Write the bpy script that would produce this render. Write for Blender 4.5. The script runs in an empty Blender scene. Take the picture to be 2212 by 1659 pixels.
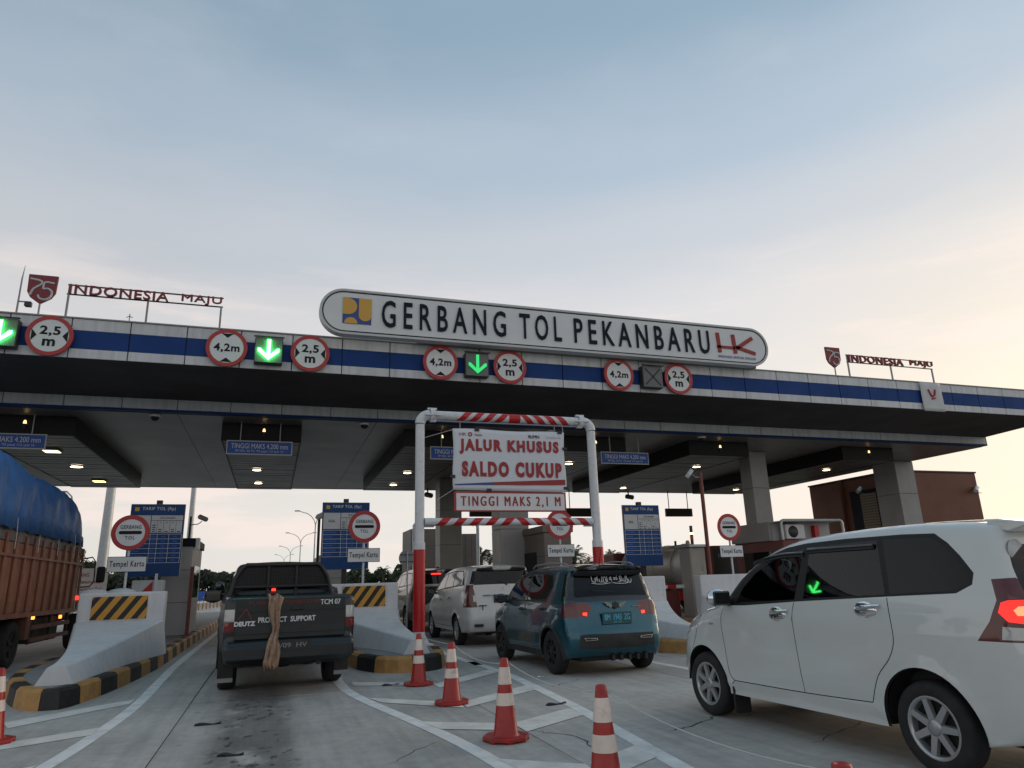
import bpy, bmesh, math, random
import numpy as np
from mathutils import Vector, Matrix
from mathutils.geometry import delaunay_2d_cdt
random.seed(7)
scene = bpy.context.scene
col = scene.collection
PI = math.pi

# ------------------------------------------------------------------ camera
cam_d = bpy.data.cameras.new('camera'); cam = bpy.data.objects.new('camera', cam_d); col.objects.link(cam)
cam_d.sensor_width = 36.0; cam_d.lens = 36.0 * 1516.0 / 2212.0; cam_d.clip_end = 6000; cam_d.clip_start = 0.05
def aim(pitch, yaw, roll, h):
    pi_, ya, ro = map(math.radians, (pitch, yaw, roll))
    f = Vector((math.sin(ya)*math.cos(pi_), math.cos(ya)*math.cos(pi_), math.sin(pi_)))
    r0 = Vector((math.cos(ya), -math.sin(ya), 0)); u0 = r0.cross(f)
    r = r0*math.cos(ro) - u0*math.sin(ro); u = r0*math.sin(ro) + u0*math.cos(ro)
    m = Matrix.Identity(4)
    for i in range(3): m[i][0] = r[i]; m[i][1] = u[i]; m[i][2] = -f[i]
    m[2][3] = h
    cam.matrix_world = m
aim(15.78, 18.74, 1.78, 1.378)
scene.camera = cam

# ------------------------------------------------------------------ sky, sun, exposure
SUN_AZ, SUN_EL = math.radians(72), math.radians(13.0)      # compass from +Y towards +X
world = bpy.data.worlds.new('World'); scene.world = world; world.use_nodes = True
nt = world.node_tree; nt.nodes.clear()
def N(t, **k):
    n = nt.nodes.new(t)
    for a, b in k.items(): setattr(n, a, b)
    return n
out = N('ShaderNodeOutputWorld'); bg = N('ShaderNodeBackground'); bg.inputs[1].default_value = 1.0
sky = N('ShaderNodeTexSky', sky_type='NISHITA', sun_disc=False, sun_elevation=SUN_EL, sun_rotation=SUN_AZ, air_density=1.2, dust_density=2.5, ozone_density=1.5)
tc = N('ShaderNodeTexCoord'); sep = N('ShaderNodeSeparateXYZ')
nt.links.new(tc.outputs['Generated'], sep.inputs[0])
nsc = N('ShaderNodeVectorMath', operation='SCALE'); nsc.inputs['Scale'].default_value = 0.06
nt.links.new(sky.outputs[0], nsc.inputs[0])
# thin high overcast: colour by elevation, warmer towards the low sun
ramp = N('ShaderNodeValToRGB'); cr = ramp.color_ramp; cr.interpolation = 'EASE'
cr.elements[0].position = 0.0; cr.elements[0].color = (.80, .765, .72, 1)
cr.elements[1].position = 1.0; cr.elements[1].color = (.26, .36, .45, 1)
for p, c in ((.20, (.76, .73, .70)), (.34, (.67, .66, .67)), (.44, (.535, .57, .62)), (.55, (.405, .49, .585)), (.70, (.265, .375, .475))):
    e = cr.elements.new(p); e.color = (*c, 1)
nz = N('ShaderNodeTexNoise', noise_dimensions='3D'); nz.inputs['Scale'].default_value = 1.6; nz.inputs['Detail'].default_value = 5; nz.inputs['Roughness'].default_value = .5
mp = N('ShaderNodeMapping'); mp.inputs['Scale'].default_value = (1, 1, 4.5); mp.inputs['Rotation'].default_value = (0, .12, .3)
nt.links.new(tc.outputs['Generated'], mp.inputs[0]); nt.links.new(mp.outputs[0], nz.inputs['Vector'])
madd = N('ShaderNodeMath', operation='MULTIPLY_ADD'); madd.inputs[1].default_value = .10; madd.inputs[2].default_value = -.05
nt.links.new(nz.outputs[0], madd.inputs[0])
elev = N('ShaderNodeMath', operation='ADD'); nt.links.new(sep.outputs['Z'], elev.inputs[0]); nt.links.new(madd.outputs[0], elev.inputs[1])
nt.links.new(elev.outputs[0], ramp.inputs[0])
dot = N('ShaderNodeVectorMath', operation='DOT_PRODUCT'); dot.inputs[1].default_value = (math.sin(SUN_AZ)*math.cos(.1), math.cos(SUN_AZ)*math.cos(.1), math.sin(.1))
nt.links.new(tc.outputs['Generated'], dot.inputs[0])
wr = N('ShaderNodeMapRange', interpolation_type='SMOOTHSTEP'); wr.inputs[1].default_value = .74; wr.inputs[2].default_value = 1.0
nt.links.new(dot.outputs['Value'], wr.inputs[0])
low = N('ShaderNodeMapRange', interpolation_type='SMOOTHSTEP'); low.inputs[1].default_value = .62; low.inputs[2].default_value = .12; nt.links.new(sep.outputs['Z'], low.inputs[0])
wl = N('ShaderNodeMath', operation='MULTIPLY'); nt.links.new(wr.outputs[0], wl.inputs[0]); nt.links.new(low.outputs[0], wl.inputs[1])
bri = N('ShaderNodeMapRange'); bri.inputs[1].default_value = .1; bri.inputs[2].default_value = .85; bri.inputs[3].default_value = .90; bri.inputs[4].default_value = 1.05; nt.links.new(dot.outputs['Value'], bri.inputs[0])
rs_ = N('ShaderNodeVectorMath', operation='SCALE'); nt.links.new(ramp.outputs[0], rs_.inputs[0]); nt.links.new(bri.outputs[0], rs_.inputs['Scale'])
warm = N('ShaderNodeMix', data_type='RGBA', blend_type='MULTIPLY'); warm.inputs[7].default_value = (1.13, 1.03, .87, 1)
nt.links.new(wl.outputs[0], warm.inputs[0]); nt.links.new(rs_.outputs[0], warm.inputs[6])
# pinkish cloud streaks low in the sky
nz2 = N('ShaderNodeTexNoise'); nz2.inputs['Scale'].default_value = 3.2; nz2.inputs['Detail'].default_value = 6; nz2.inputs['Roughness'].default_value = .58
mp2 = N('ShaderNodeMapping'); mp2.inputs['Scale'].default_value = (1, 1, 7); nt.links.new(tc.outputs['Generated'], mp2.inputs[0]); nt.links.new(mp2.outputs[0], nz2.inputs['Vector'])
c1 = N('ShaderNodeMapRange', interpolation_type='SMOOTHSTEP'); c1.inputs[1].default_value = .47; c1.inputs[2].default_value = .66; nt.links.new(nz2.outputs[0], c1.inputs[0])
c2 = N('ShaderNodeMapRange', interpolation_type='SMOOTHSTEP'); c2.inputs[1].default_value = .46; c2.inputs[2].default_value = .28; nt.links.new(sep.outputs['Z'], c2.inputs[0])
c3 = N('ShaderNodeMath', operation='MULTIPLY'); nt.links.new(c1.outputs[0], c3.inputs[0]); nt.links.new(c2.outputs[0], c3.inputs[1])
c4 = N('ShaderNodeMath', operation='MULTIPLY'); c4.inputs[1].default_value = .75; nt.links.new(c3.outputs[0], c4.inputs[0])
cl = N('ShaderNodeMix', data_type='RGBA'); cl.inputs[7].default_value = (.90, .77, .71, 1)
nt.links.new(c4.outputs[0], cl.inputs[0]); nt.links.new(warm.outputs[2], cl.inputs[6])
nz3 = N('ShaderNodeTexNoise'); nz3.inputs['Scale'].default_value = 2.6; nz3.inputs['Detail'].default_value = 8; nz3.inputs['Roughness'].default_value = .6
mp4 = N('ShaderNodeMapping'); mp4.inputs['Scale'].default_value = (1, 1.6, 3.2); mp4.inputs['Rotation'].default_value = (.2, 0, .7); nt.links.new(tc.outputs['Generated'], mp4.inputs[0]); nt.links.new(mp4.outputs[0], nz3.inputs['Vector'])
veil = N('ShaderNodeMapRange', interpolation_type='SMOOTHSTEP'); veil.inputs[1].default_value = .42; veil.inputs[2].default_value = .72; veil.inputs[3].default_value = 0; veil.inputs[4].default_value = .14; nt.links.new(nz3.outputs[0], veil.inputs[0])
vl = N('ShaderNodeMix', data_type='RGBA'); vl.inputs[7].default_value = (.66, .66, .68, 1); nt.links.new(veil.outputs[0], vl.inputs[0]); nt.links.new(cl.outputs[2], vl.inputs[6])
fin = N('ShaderNodeMix', data_type='RGBA'); fin.inputs[0].default_value = .9
nt.links.new(nsc.outputs[0], fin.inputs[6]); nt.links.new(vl.outputs[2], fin.inputs[7])
nt.links.new(fin.outputs[2], bg.inputs[0]); nt.links.new(bg.outputs[0], out.inputs[0])

sun_d = bpy.data.lights.new('sun', 'SUN'); sun_d.energy = 0.9; sun_d.angle = math.radians(40); sun_d.color = (1, .78, .55)
sun = bpy.data.objects.new('sun', sun_d); col.objects.link(sun)
sd = Vector((math.sin(SUN_AZ)*math.cos(SUN_EL), math.cos(SUN_AZ)*math.cos(SUN_EL), math.sin(SUN_EL)))
sun.rotation_euler = sd.to_track_quat('Z', 'Y').to_euler(); sun.location = (60, 20, 30)
vs = scene.view_settings; vs.view_transform = 'Standard'; vs.look = 'None'; vs.gamma = 1; vs.use_curve_mapping = False; vs.exposure = 0.25

# ------------------------------------------------------------------ materials
MATS = {}
def mat(name, colr, rough=.5, metal=0., noise=None, bump=None, emit=0., coat=0., spec=.5, trans=0., streak=0., scuff=0.):
    if name in MATS: return MATS[name]
    m = bpy.data.materials.new(name); m.use_nodes = True; t = m.node_tree; b = t.nodes['Principled BSDF']
    b.inputs['Base Color'].default_value = (*colr, 1); b.inputs['Roughness'].default_value = rough; b.inputs['Metallic'].default_value = metal
    b.inputs['Specular IOR Level'].default_value = spec; b.inputs['Coat Weight'].default_value = coat; b.inputs['Coat Roughness'].default_value = .03
    if emit: b.inputs['Emission Color'].default_value = (*colr, 1); b.inputs['Emission Strength'].default_value = emit
    if noise or bump or streak:
        g = t.nodes.new('ShaderNodeNewGeometry')
    if noise:
        sc, am = noise[:2]
        n = t.nodes.new('ShaderNodeTexNoise'); n.inputs['Scale'].default_value = sc; n.inputs['Detail'].default_value = 6; n.inputs['Roughness'].default_value = .62
        t.links.new(g.outputs['Position'], n.inputs['Vector'])
        r = t.nodes.new('ShaderNodeMapRange'); r.inputs[1].default_value = .25; r.inputs[2].default_value = .75; r.inputs[3].default_value = 1-am; r.inputs[4].default_value = 1+am*.6
        t.links.new(n.outputs[0], r.inputs[0])
        x = t.nodes.new('ShaderNodeVectorMath'); x.operation = 'SCALE'; x.inputs[0].default_value = colr
        t.links.new(r.outputs[0], x.inputs['Scale']); t.links.new(x.outputs[0], b.inputs['Base Color'])
        rr = t.nodes.new('ShaderNodeMapRange'); rr.inputs[3].default_value = min(1, rough*1.25); rr.inputs[4].default_value = rough*.8
        t.links.new(n.outputs[0], rr.inputs[0]); t.links.new(rr.outputs[0], b.inputs['Roughness'])
        if streak:      # rain streaks: noise stretched down the surface
            mpp = t.nodes.new('ShaderNodeMapping'); mpp.inputs['Scale'].default_value = (7, 7, .5); t.links.new(g.outputs['Position'], mpp.inputs[0])
            n2 = t.nodes.new('ShaderNodeTexNoise'); n2.inputs['Scale'].default_value = 1.; n2.inputs['Detail'].default_value = 5; t.links.new(mpp.outputs[0], n2.inputs['Vector'])
            r2 = t.nodes.new('ShaderNodeMapRange'); r2.inputs[1].default_value = .45; r2.inputs[2].default_value = .8; r2.inputs[3].default_value = 1; r2.inputs[4].default_value = 1-streak
            t.links.new(n2.outputs[0], r2.inputs[0])
            x2 = t.nodes.new('ShaderNodeVectorMath'); x2.operation = 'SCALE'; t.links.new(x.outputs[0], x2.inputs[0]); t.links.new(r2.outputs[0], x2.inputs['Scale'])
            t.links.new(x2.outputs[0], b.inputs['Base Color'])
    if scuff and noise:      # rubbed-off tyre and hand marks with ragged outlines
        ms = t.nodes.new('ShaderNodeMapping'); ms.inputs['Scale'].default_value = (1, 1, 2.6); ms.inputs['Rotation'].default_value = (.3, .2, 0); t.links.new(g.outputs['Position'], ms.inputs[0])
        n3 = t.nodes.new('ShaderNodeTexNoise'); n3.inputs['Scale'].default_value = 4.5; n3.inputs['Detail'].default_value = 9; n3.inputs['Roughness'].default_value = .72; t.links.new(ms.outputs[0], n3.inputs['Vector'])
        r3 = t.nodes.new('ShaderNodeMapRange'); r3.inputs[1].default_value = .56; r3.inputs[2].default_value = .70; r3.inputs[3].default_value = 1; r3.inputs[4].default_value = 1-scuff; t.links.new(n3.outputs[0], r3.inputs[0])
        x3 = t.nodes.new('ShaderNodeVectorMath'); x3.operation = 'SCALE'; src = b.inputs['Base Color'].links[0].from_socket; t.links.new(src, x3.inputs[0]); t.links.new(r3.outputs[0], x3.inputs['Scale']); t.links.new(x3.outputs[0], b.inputs['Base Color'])
    if bump:
        sc, st = bump
        n = t.nodes.new('ShaderNodeTexNoise'); n.inputs['Scale'].default_value = sc; n.inputs['Detail'].default_value = 4; t.links.new(g.outputs['Position'], n.inputs['Vector'])
        bp = t.nodes.new('ShaderNodeBump'); bp.inputs['Strength'].default_value = st; bp.inputs['Distance'].default_value = .02
        t.links.new(n.outputs[0], bp.inputs['Height']); t.links.new(bp.outputs[0], b.inputs['Normal'])
    MATS[name] = m; return m
def glass(name, tint, refl=1.0):
    """tinted window: see-through film with a clear reflecting surface"""
    if name in MATS: return MATS[name]
    m = bpy.data.materials.new(name); m.use_nodes = True; t = m.node_tree; t.nodes.clear()
    o = t.nodes.new('ShaderNodeOutputMaterial'); mx = t.nodes.new('ShaderNodeMixShader'); tr = t.nodes.new('ShaderNodeBsdfTransparent'); gl = t.nodes.new('ShaderNodeBsdfGlossy')
    tr.inputs[0].default_value = (*tint, 1); gl.inputs['Roughness'].default_value = .02; gl.inputs[0].default_value = (.9, .93, .95, 1)
    fr = t.nodes.new('ShaderNodeFresnel'); fr.inputs[0].default_value = 1.52
    mu = t.nodes.new('ShaderNodeMath'); mu.operation = 'MULTIPLY'; mu.inputs[1].default_value = refl; mu.use_clamp = True
    t.links.new(fr.outputs[0], mu.inputs[0]); t.links.new(mu.outputs[0], mx.inputs[0]); t.links.new(tr.outputs[0], mx.inputs[1]); t.links.new(gl.outputs[0], mx.inputs[2]); t.links.new(mx.outputs[0], o.inputs[0])
    MATS[name] = m; return m

# ------------------------------------------------------------------ mesh builder
class MB:
    def __init__(s): s.v = []; s.f = []; s.sm = []; s.mi = []
    def add(s, vs_, fs, smooth=False, mi=0):
        o = len(s.v); s.v += [tuple(p) for p in vs_]; s.f += [tuple(i+o for i in f) for f in fs]; s.sm += [smooth]*len(fs); s.mi += [mi]*len(fs); return s
    def box(s, x0, x1, y0, y1, z0, z1, mi=0):
        v = [(x, y, z) for z in (z0, z1) for y in (y0, y1) for x in (x0, x1)]
        return s.add(v, [(0, 2, 3, 1), (4, 5, 7, 6), (0, 1, 5, 4), (2, 6, 7, 3), (0, 4, 6, 2), (1, 3, 7, 5)], mi=mi)
    def hexa(s, b, t, mi=0):      # bottom quad, top quad, both counter-clockwise from above
        return s.add(list(b)+list(t), [(3, 2, 1, 0), (4, 5, 6, 7), (0, 1, 5, 4), (1, 2, 6, 5), (2, 3, 7, 6), (3, 0, 4, 7)], mi=mi)
    def prism(s, poly, a, b, plane='xz', mi=0):      # polygon extruded along the third axis between a and b
        n = len(poly)
        def P(p, h): return (p[0], h, p[1]) if plane == 'xz' else (p[0], p[1], h) if plane == 'xy' else (h, p[0], p[1])
        v = [P(p, a) for p in poly] + [P(p, b) for p in poly]
        f = [tuple(range(n)), tuple(range(2*n-1, n-1, -1))] + [((i+1) % n, i, n+i, n+(i+1) % n) for i in range(n)]
        area = sum(poly[i][0]*poly[(i+1) % n][1]-poly[(i+1) % n][0]*poly[i][1] for i in range(n))
        flip = (area > 0) ^ (b < a)
        if plane == 'xz': flip = not flip
        if not flip: f = f
        else: f = [tuple(reversed(q)) for q in f]
        return s.add(v, f, mi=mi)
    def tube(s, pts, r, n=10, caps=True, smooth=True, mi=0, sx=1., sy=1.):
        pts = [Vector(p) for p in pts]; m = len(pts); rs = r if isinstance(r, (list, tuple)) else [r]*m
        rings = []; up = None
        for i, p in enumerate(pts):
            d = (pts[min(i+1, m-1)]-pts[max(i-1, 0)]).normalized()
            if up is None: up = Vector((0, 0, 1)) if abs(d.z) < .9 else Vector((0, 1, 0))
            a = d.cross(up).normalized(); b = a.cross(d).normalized(); up = b
            rings.append([p+(a*math.cos(2*PI*k/n)*sx+b*math.sin(2*PI*k/n)*sy)*rs[i] for k in range(n)])
        v = [q for R in rings for q in R]
        f = [(i*n+k, i*n+(k+1) % n, (i+1)*n+(k+1) % n, (i+1)*n+k) for i in range(m-1) for k in range(n)]
        s.add(v, f, smooth, mi)
        if caps:
            s.add(rings[0], [tuple(range(n-1, -1, -1))], mi=mi); s.add(rings[-1], [tuple(range(n))], mi=mi)
        return s
    def lathe(s, prof, n=24, c=(0, 0, 0), axis='z', smooth=True, mi=0, sharp=False):   # prof: list of (r, h)
        def P(r, a, h):
            x, y = r*math.cos(a), r*math.sin(a)
            q = (x, y, h) if axis == 'z' else (h, x, y) if axis == 'x' else (y, h, x)
            return (q[0]+c[0], q[1]+c[1], q[2]+c[2])
        segs = [prof] if not sharp else [prof[i:i+2] for i in range(len(prof)-1)]
        for sg in segs:
            m = len(sg); v = [P(r, 2*PI*k/n, h) for r, h in sg for k in range(n)]
            f = [(i*n+k, i*n+(k+1) % n, (i+1)*n+(k+1) % n, (i+1)*n+k) for i in range(m-1) for k in range(n)]
            s.add(v, f, smooth, mi)
        return s
    def ball(s, c, rx, ry, rz, n=14, m=8, mi=0):
        v = [(c[0]+rx*math.sin(PI*i/m)*math.cos(2*PI*k/n), c[1]+ry*math.sin(PI*i/m)*math.sin(2*PI*k/n), c[2]+rz*math.cos(PI*i/m)) for i in range(m+1) for k in range(n)]
        return s.add(v, [(i*n+k, (i+1)*n+k, (i+1)*n+(k+1) % n, i*n+(k+1) % n) for i in range(m) for k in range(n)], True, mi)
    def build(s, name, mats, parent=None, bevel=0., seg=1, loc=None):
        me = bpy.data.meshes.new(name); me.from_pydata(s.v, [], s.f)
        for m in (mats if isinstance(mats, (list, tuple)) else [mats]): me.materials.append(MATS[m] if isinstance(m, str) else m)
        me.polygons.foreach_set('use_smooth', s.sm); me.polygons.foreach_set('material_index', s.mi); me.update()
        if bevel:
            bm = bmesh.new(); bm.from_mesh(me); bmesh.ops.remove_doubles(bm, verts=bm.verts, dist=1e-5)
            ed = [e for e in bm.edges if len(e.link_faces) == 2 and e.calc_face_angle(0) > .6]
            bmesh.ops.bevel(bm, geom=ed, offset=bevel, segments=seg, affect='EDGES', profile=.5, clamp_overlap=True)
            bm.to_mesh(me); bm.free()
        o = bpy.data.objects.new(name, me); col.objects.link(o)
        if parent: o.parent = parent
        if loc: o.location = loc
        return o
def tag(o, label=None, cat=None, group=None, kind=None):
    if label: o['label'] = label
    if cat: o['category'] = cat
    if group: o['group'] = group
    if kind: o['kind'] = kind
    return o
def thing(name, label, cat, loc=(0, 0, 0), rz=0., group=None):
    o = bpy.data.objects.new(name, None); col.objects.link(o); o.empty_display_size = .2
    o.location = loc; o.rotation_euler = (0, 0, rz); return tag(o, label, cat, group)
def grp(name, parent, loc=(0, 0, 0)):
    o = bpy.data.objects.new(name, None); col.objects.link(o); o.parent = parent; o.location = loc; o.empty_display_size = .1; return o
KIDS = {}
def dup(root, label=None, loc=None, rz=None):
    kids = {}
    for o in col.objects:
        if o.parent: kids.setdefault(o.parent.name, []).append(o)
    def cp(o, par):
        c = o.copy(); col.objects.link(c); c.parent = par
        for k in kids.get(o.name, []): cp(k, c)
        return c
    r = cp(root, None)
    if label: r['label'] = label
    if loc is not None: r.location = loc
    if rz is not None: r.rotation_euler = (0, 0, rz)
    return r
TXT = {}
def text_mesh(s, w, h, depth, bold, sp, split=False):
    """lettering fitted to a w x h box, facing -Y; heavier strokes by overlaid, slightly shifted copies"""
    k = (s, w, h, depth, bold, sp, split)
    if k in TXT: return TXT[k]
    cu = bpy.data.curves.new('lettering', 'FONT'); cu.body = s; cu.size = 1; cu.resolution_u = 3; cu.extrude = .05; cu.space_character = sp; cu.align_x = 'CENTER'
    if bold and not set(s) & set('MW'): cu.offset = min(bold, .08)*.8; bold = 0.
    bold = min(bold, .03)
    o = bpy.data.objects.new('lettering', cu); col.objects.link(o)
    bpy.context.view_layer.update()
    me = bpy.data.meshes.new_from_object(o.evaluated_get(bpy.context.evaluated_depsgraph_get()))
    bpy.data.objects.remove(o)
    n = len(me.vertices); a = np.zeros(n*3); me.vertices.foreach_get('co', a); a = a.reshape(-1, 3)
    F = [tuple(p.vertices) for p in me.polygons]
    lo, hi = a.min(0), a.max(0); c = (lo+hi)/2; d = np.maximum(hi-lo, 1e-6); a = (a-c)/d
    sw = w if w else h*d[0]/d[1]; sh = h if h else w*d[1]/d[0]
    base = np.stack([a[:, 0]*(sw-2*bold*sh), -a[:, 2]*depth, a[:, 1]*sh], 1)
    cps = [(0, 0)] if not bold else [(-bold*sh, .0), (bold*sh, .0004)]
    V = np.concatenate([base+np.array([dx, dy, 0]) for dx, dy in cps]); FF = [tuple(i+n*q for i in f) for q in range(len(cps)) for f in F]
    groups = [FF]
    if split:
        par = list(range(len(V)))
        def find(i):
            while par[i] != i: par[i] = par[par[i]]; i = par[i]
            return i
        for f in FF:
            for i in f[1:]: par[find(i)] = find(f[0])
        comp = {}
        for f in FF: comp.setdefault(find(f[0]), []).append(f)
        iv = sorted((min(V[i][0] for f in fs for i in f), max(V[i][0] for f in fs for i in f), fs) for fs in comp.values()) if False else sorted(([min(V[i][0] for f in fs for i in f), max(V[i][0] for f in fs for i in f), fs] for fs in comp.values()), key=lambda q: q[0])
        mg = []
        for q in iv:
            if mg and q[0] < mg[-1][1]-.15*min(q[1]-q[0], mg[-1][1]-mg[-1][0]): mg[-1][1] = max(mg[-1][1], q[1]); mg[-1][2] = mg[-1][2]+q[2]
            else: mg.append(list(q))
        groups = [q[2] for q in mg]
    res = []
    for gfs in groups:
        used = sorted({i for f in gfs for i in f}); ix = {u: q for q, u in enumerate(used)}
        m2 = bpy.data.meshes.new('lettering'); m2.from_pydata([tuple(V[i]) for i in used], [], [tuple(ix[i] for i in f) for f in gfs]); m2.update(); res.append(m2)
    TXT[k] = res; return res
def txt(s, m, parent, x, y, z, w=None, h=None, depth=.008, bold=.0, sp=1., rot=(0, 0, 0), name='lettering', split=False):
    for me in text_mesh(s, w, h, depth, bold, sp, split):
        if not me.materials: me.materials.append(MATS[m])
        elif me.materials[0] != MATS[m]: me = me.copy(); me.materials.clear(); me.materials.append(MATS[m])
        o = bpy.data.objects.new('letter' if split else name, me); col.objects.link(o); o.parent = parent; o.location = (x, y, z); o.rotation_euler = rot
        if not split and len(s) > 2: o['kind'] = 'stuff'      # small print, joined
    return o
def circ(cx, cz, r, n=32, a0=0., a1=2*PI, rx=None):
    full = abs(a1-a0-2*PI) < 1e-6
    return [(cx+(rx or r)*math.cos(a0+(a1-a0)*k/(n if full else n-1)), cz+r*math.sin(a0+(a1-a0)*k/(n if full else n-1))) for k in range(n)]
def ringpoly(mb, cx, cz, r0, r1, y0, y1, n=40, mi=0):
    v = []; f = []
    for y in (y0, y1):
        for r in (r0, r1): v += [(cx+r*math.cos(2*PI*k/n), y, cz+r*math.sin(2*PI*k/n)) for k in range(n)]
    for k in range(n):
        j = (k+1) % n
        f += [(k, j, n+j, n+k), (2*n+k, 3*n+k, 3*n+j, 2*n+j), (n+k, n+j, 3*n+j, 3*n+k), (k, 2*n+k, 2*n+j, j)]
    mb.add(v, f, mi=mi)

# shared materials
mat('white_panel', (.58, .59, .60), .42, noise=(1.1, .12), streak=.28)
mat('blue_panel', (.006, .042, .18), .6, noise=(1.3, .15), spec=.25)
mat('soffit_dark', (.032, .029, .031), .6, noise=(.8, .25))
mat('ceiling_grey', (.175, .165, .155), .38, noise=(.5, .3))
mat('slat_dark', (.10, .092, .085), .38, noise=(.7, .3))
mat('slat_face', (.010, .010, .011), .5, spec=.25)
mat('roof_sheet', (.3, .3, .3), .6)
mat('concrete_wall', (.62, .625, .635), .78, noise=(1.4, .10), bump=(45, .2), streak=.14, scuff=.13)
mat('paving_grey', (.24, .24, .235), .85, noise=(3, .25), bump=(40, .3))
mat('kerb_black', (.016, .016, .017), .6, noise=(6, .4), bump=(35, .3))
mat('kerb_yellow', (.45, .24, .075), .65, noise=(5, .35), bump=(35, .3))
mat('line_white', (.74, .74, .72), .7, noise=(4, .28))
mat('joint_dark', (.05, .047, .043), .95)
mat('grass_far', (.062, .085, .035), .95, noise=(.15, .4))
mat('asphalt_far', (.25, .25, .245), .85, noise=(.4, .2))
mat('sign_white', (.66, .67, .67), .42, noise=(3, .05))
mat('sign_grey', (.52, .53, .53), .5, noise=(3, .08))
mat('sign_red', (.40, .022, .022), .42)
mat('text_black', (.010, .010, .012), .6, spec=.25)
mat('text_red', (.30, .018, .022), .5)
mat('text_darkblue', (.008, .010, .022), .6, spec=.2)
mat('text_white', (.62, .63, .65), .5)
mat('sign_blue', (.018, .095, .40), .5)
mat('board_blue', (.012, .055, .18), .55, noise=(3, .15), spec=.3)
mat('metal_grey', (.26, .265, .27), .5, .25)
mat('metal_dark', (.035, .035, .037), .5, .3)
mat('galv', (.42, .44, .45), .45, .5, noise=(4, .12))
mat('pole_white', (.62, .64, .66), .45, noise=(3, .1))
mat('pipe_white', (.66, .67, .69), .36, noise=(6, .1), streak=.25, scuff=.25)
mat('stripe_red', (.46, .012, .016), .32, noise=(4, .12))
mat('banner_white', (.62, .64, .68), .55)
mat('board_yellow', (.55, .26, .02), .42, noise=(4, .1))
mat('logo_yellow', (.60, .33, .05), .45)
mat('logo_blue', (.02, .06, .25), .45)
mat('cyan_print', (.10, .42, .60), .5)
mat('maroon', (.20, .016, .02), .45)
mat('pole_maroon', (.16, .035, .025), .5, noise=(4, .2))
mat('brown_wall', (.18, .066, .036), .6, noise=(.9, .15))
mat('brown_booth', (.20, .165, .145), .55, noise=(1.5, .15))
mat('booth_grey', (.40, .40, .40), .5, noise=(1.5, .1))
mat('column_grey', (.36, .355, .35), .5, noise=(1.2, .12), streak=.1)
mat('black_plastic', (.012, .012, .013), .5)
mat('chrome', (.75, .77, .78), .08, 1.)
mat('led_housing', (.028, .028, .030), .5); mat('led_matrix', (.16, .16, .16), .8)
mat('led_green', (.07, 1., .17), .4, emit=15.)
mat('led_green_dim', (.03, .62, .16), .4, emit=.75)
mat('lamp_warm', (1., .78, .52), .4, emit=9.)
mat('lamp_yellow', (1., .86, .42), .4, emit=2.4)
mat('reflection_amber', (1., .62, .25), .4, emit=2.0)  # glow for the painted-in reflections on the box fronts
mat('cone_red', (.36, .020, .014), .36, noise=(8, .25), scuff=.45)
mat('cone_band', (.74, .62, .54), .28, noise=(6, .18), scuff=.4)
mat('rope_white', (.55, .55, .52), .8)
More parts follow.
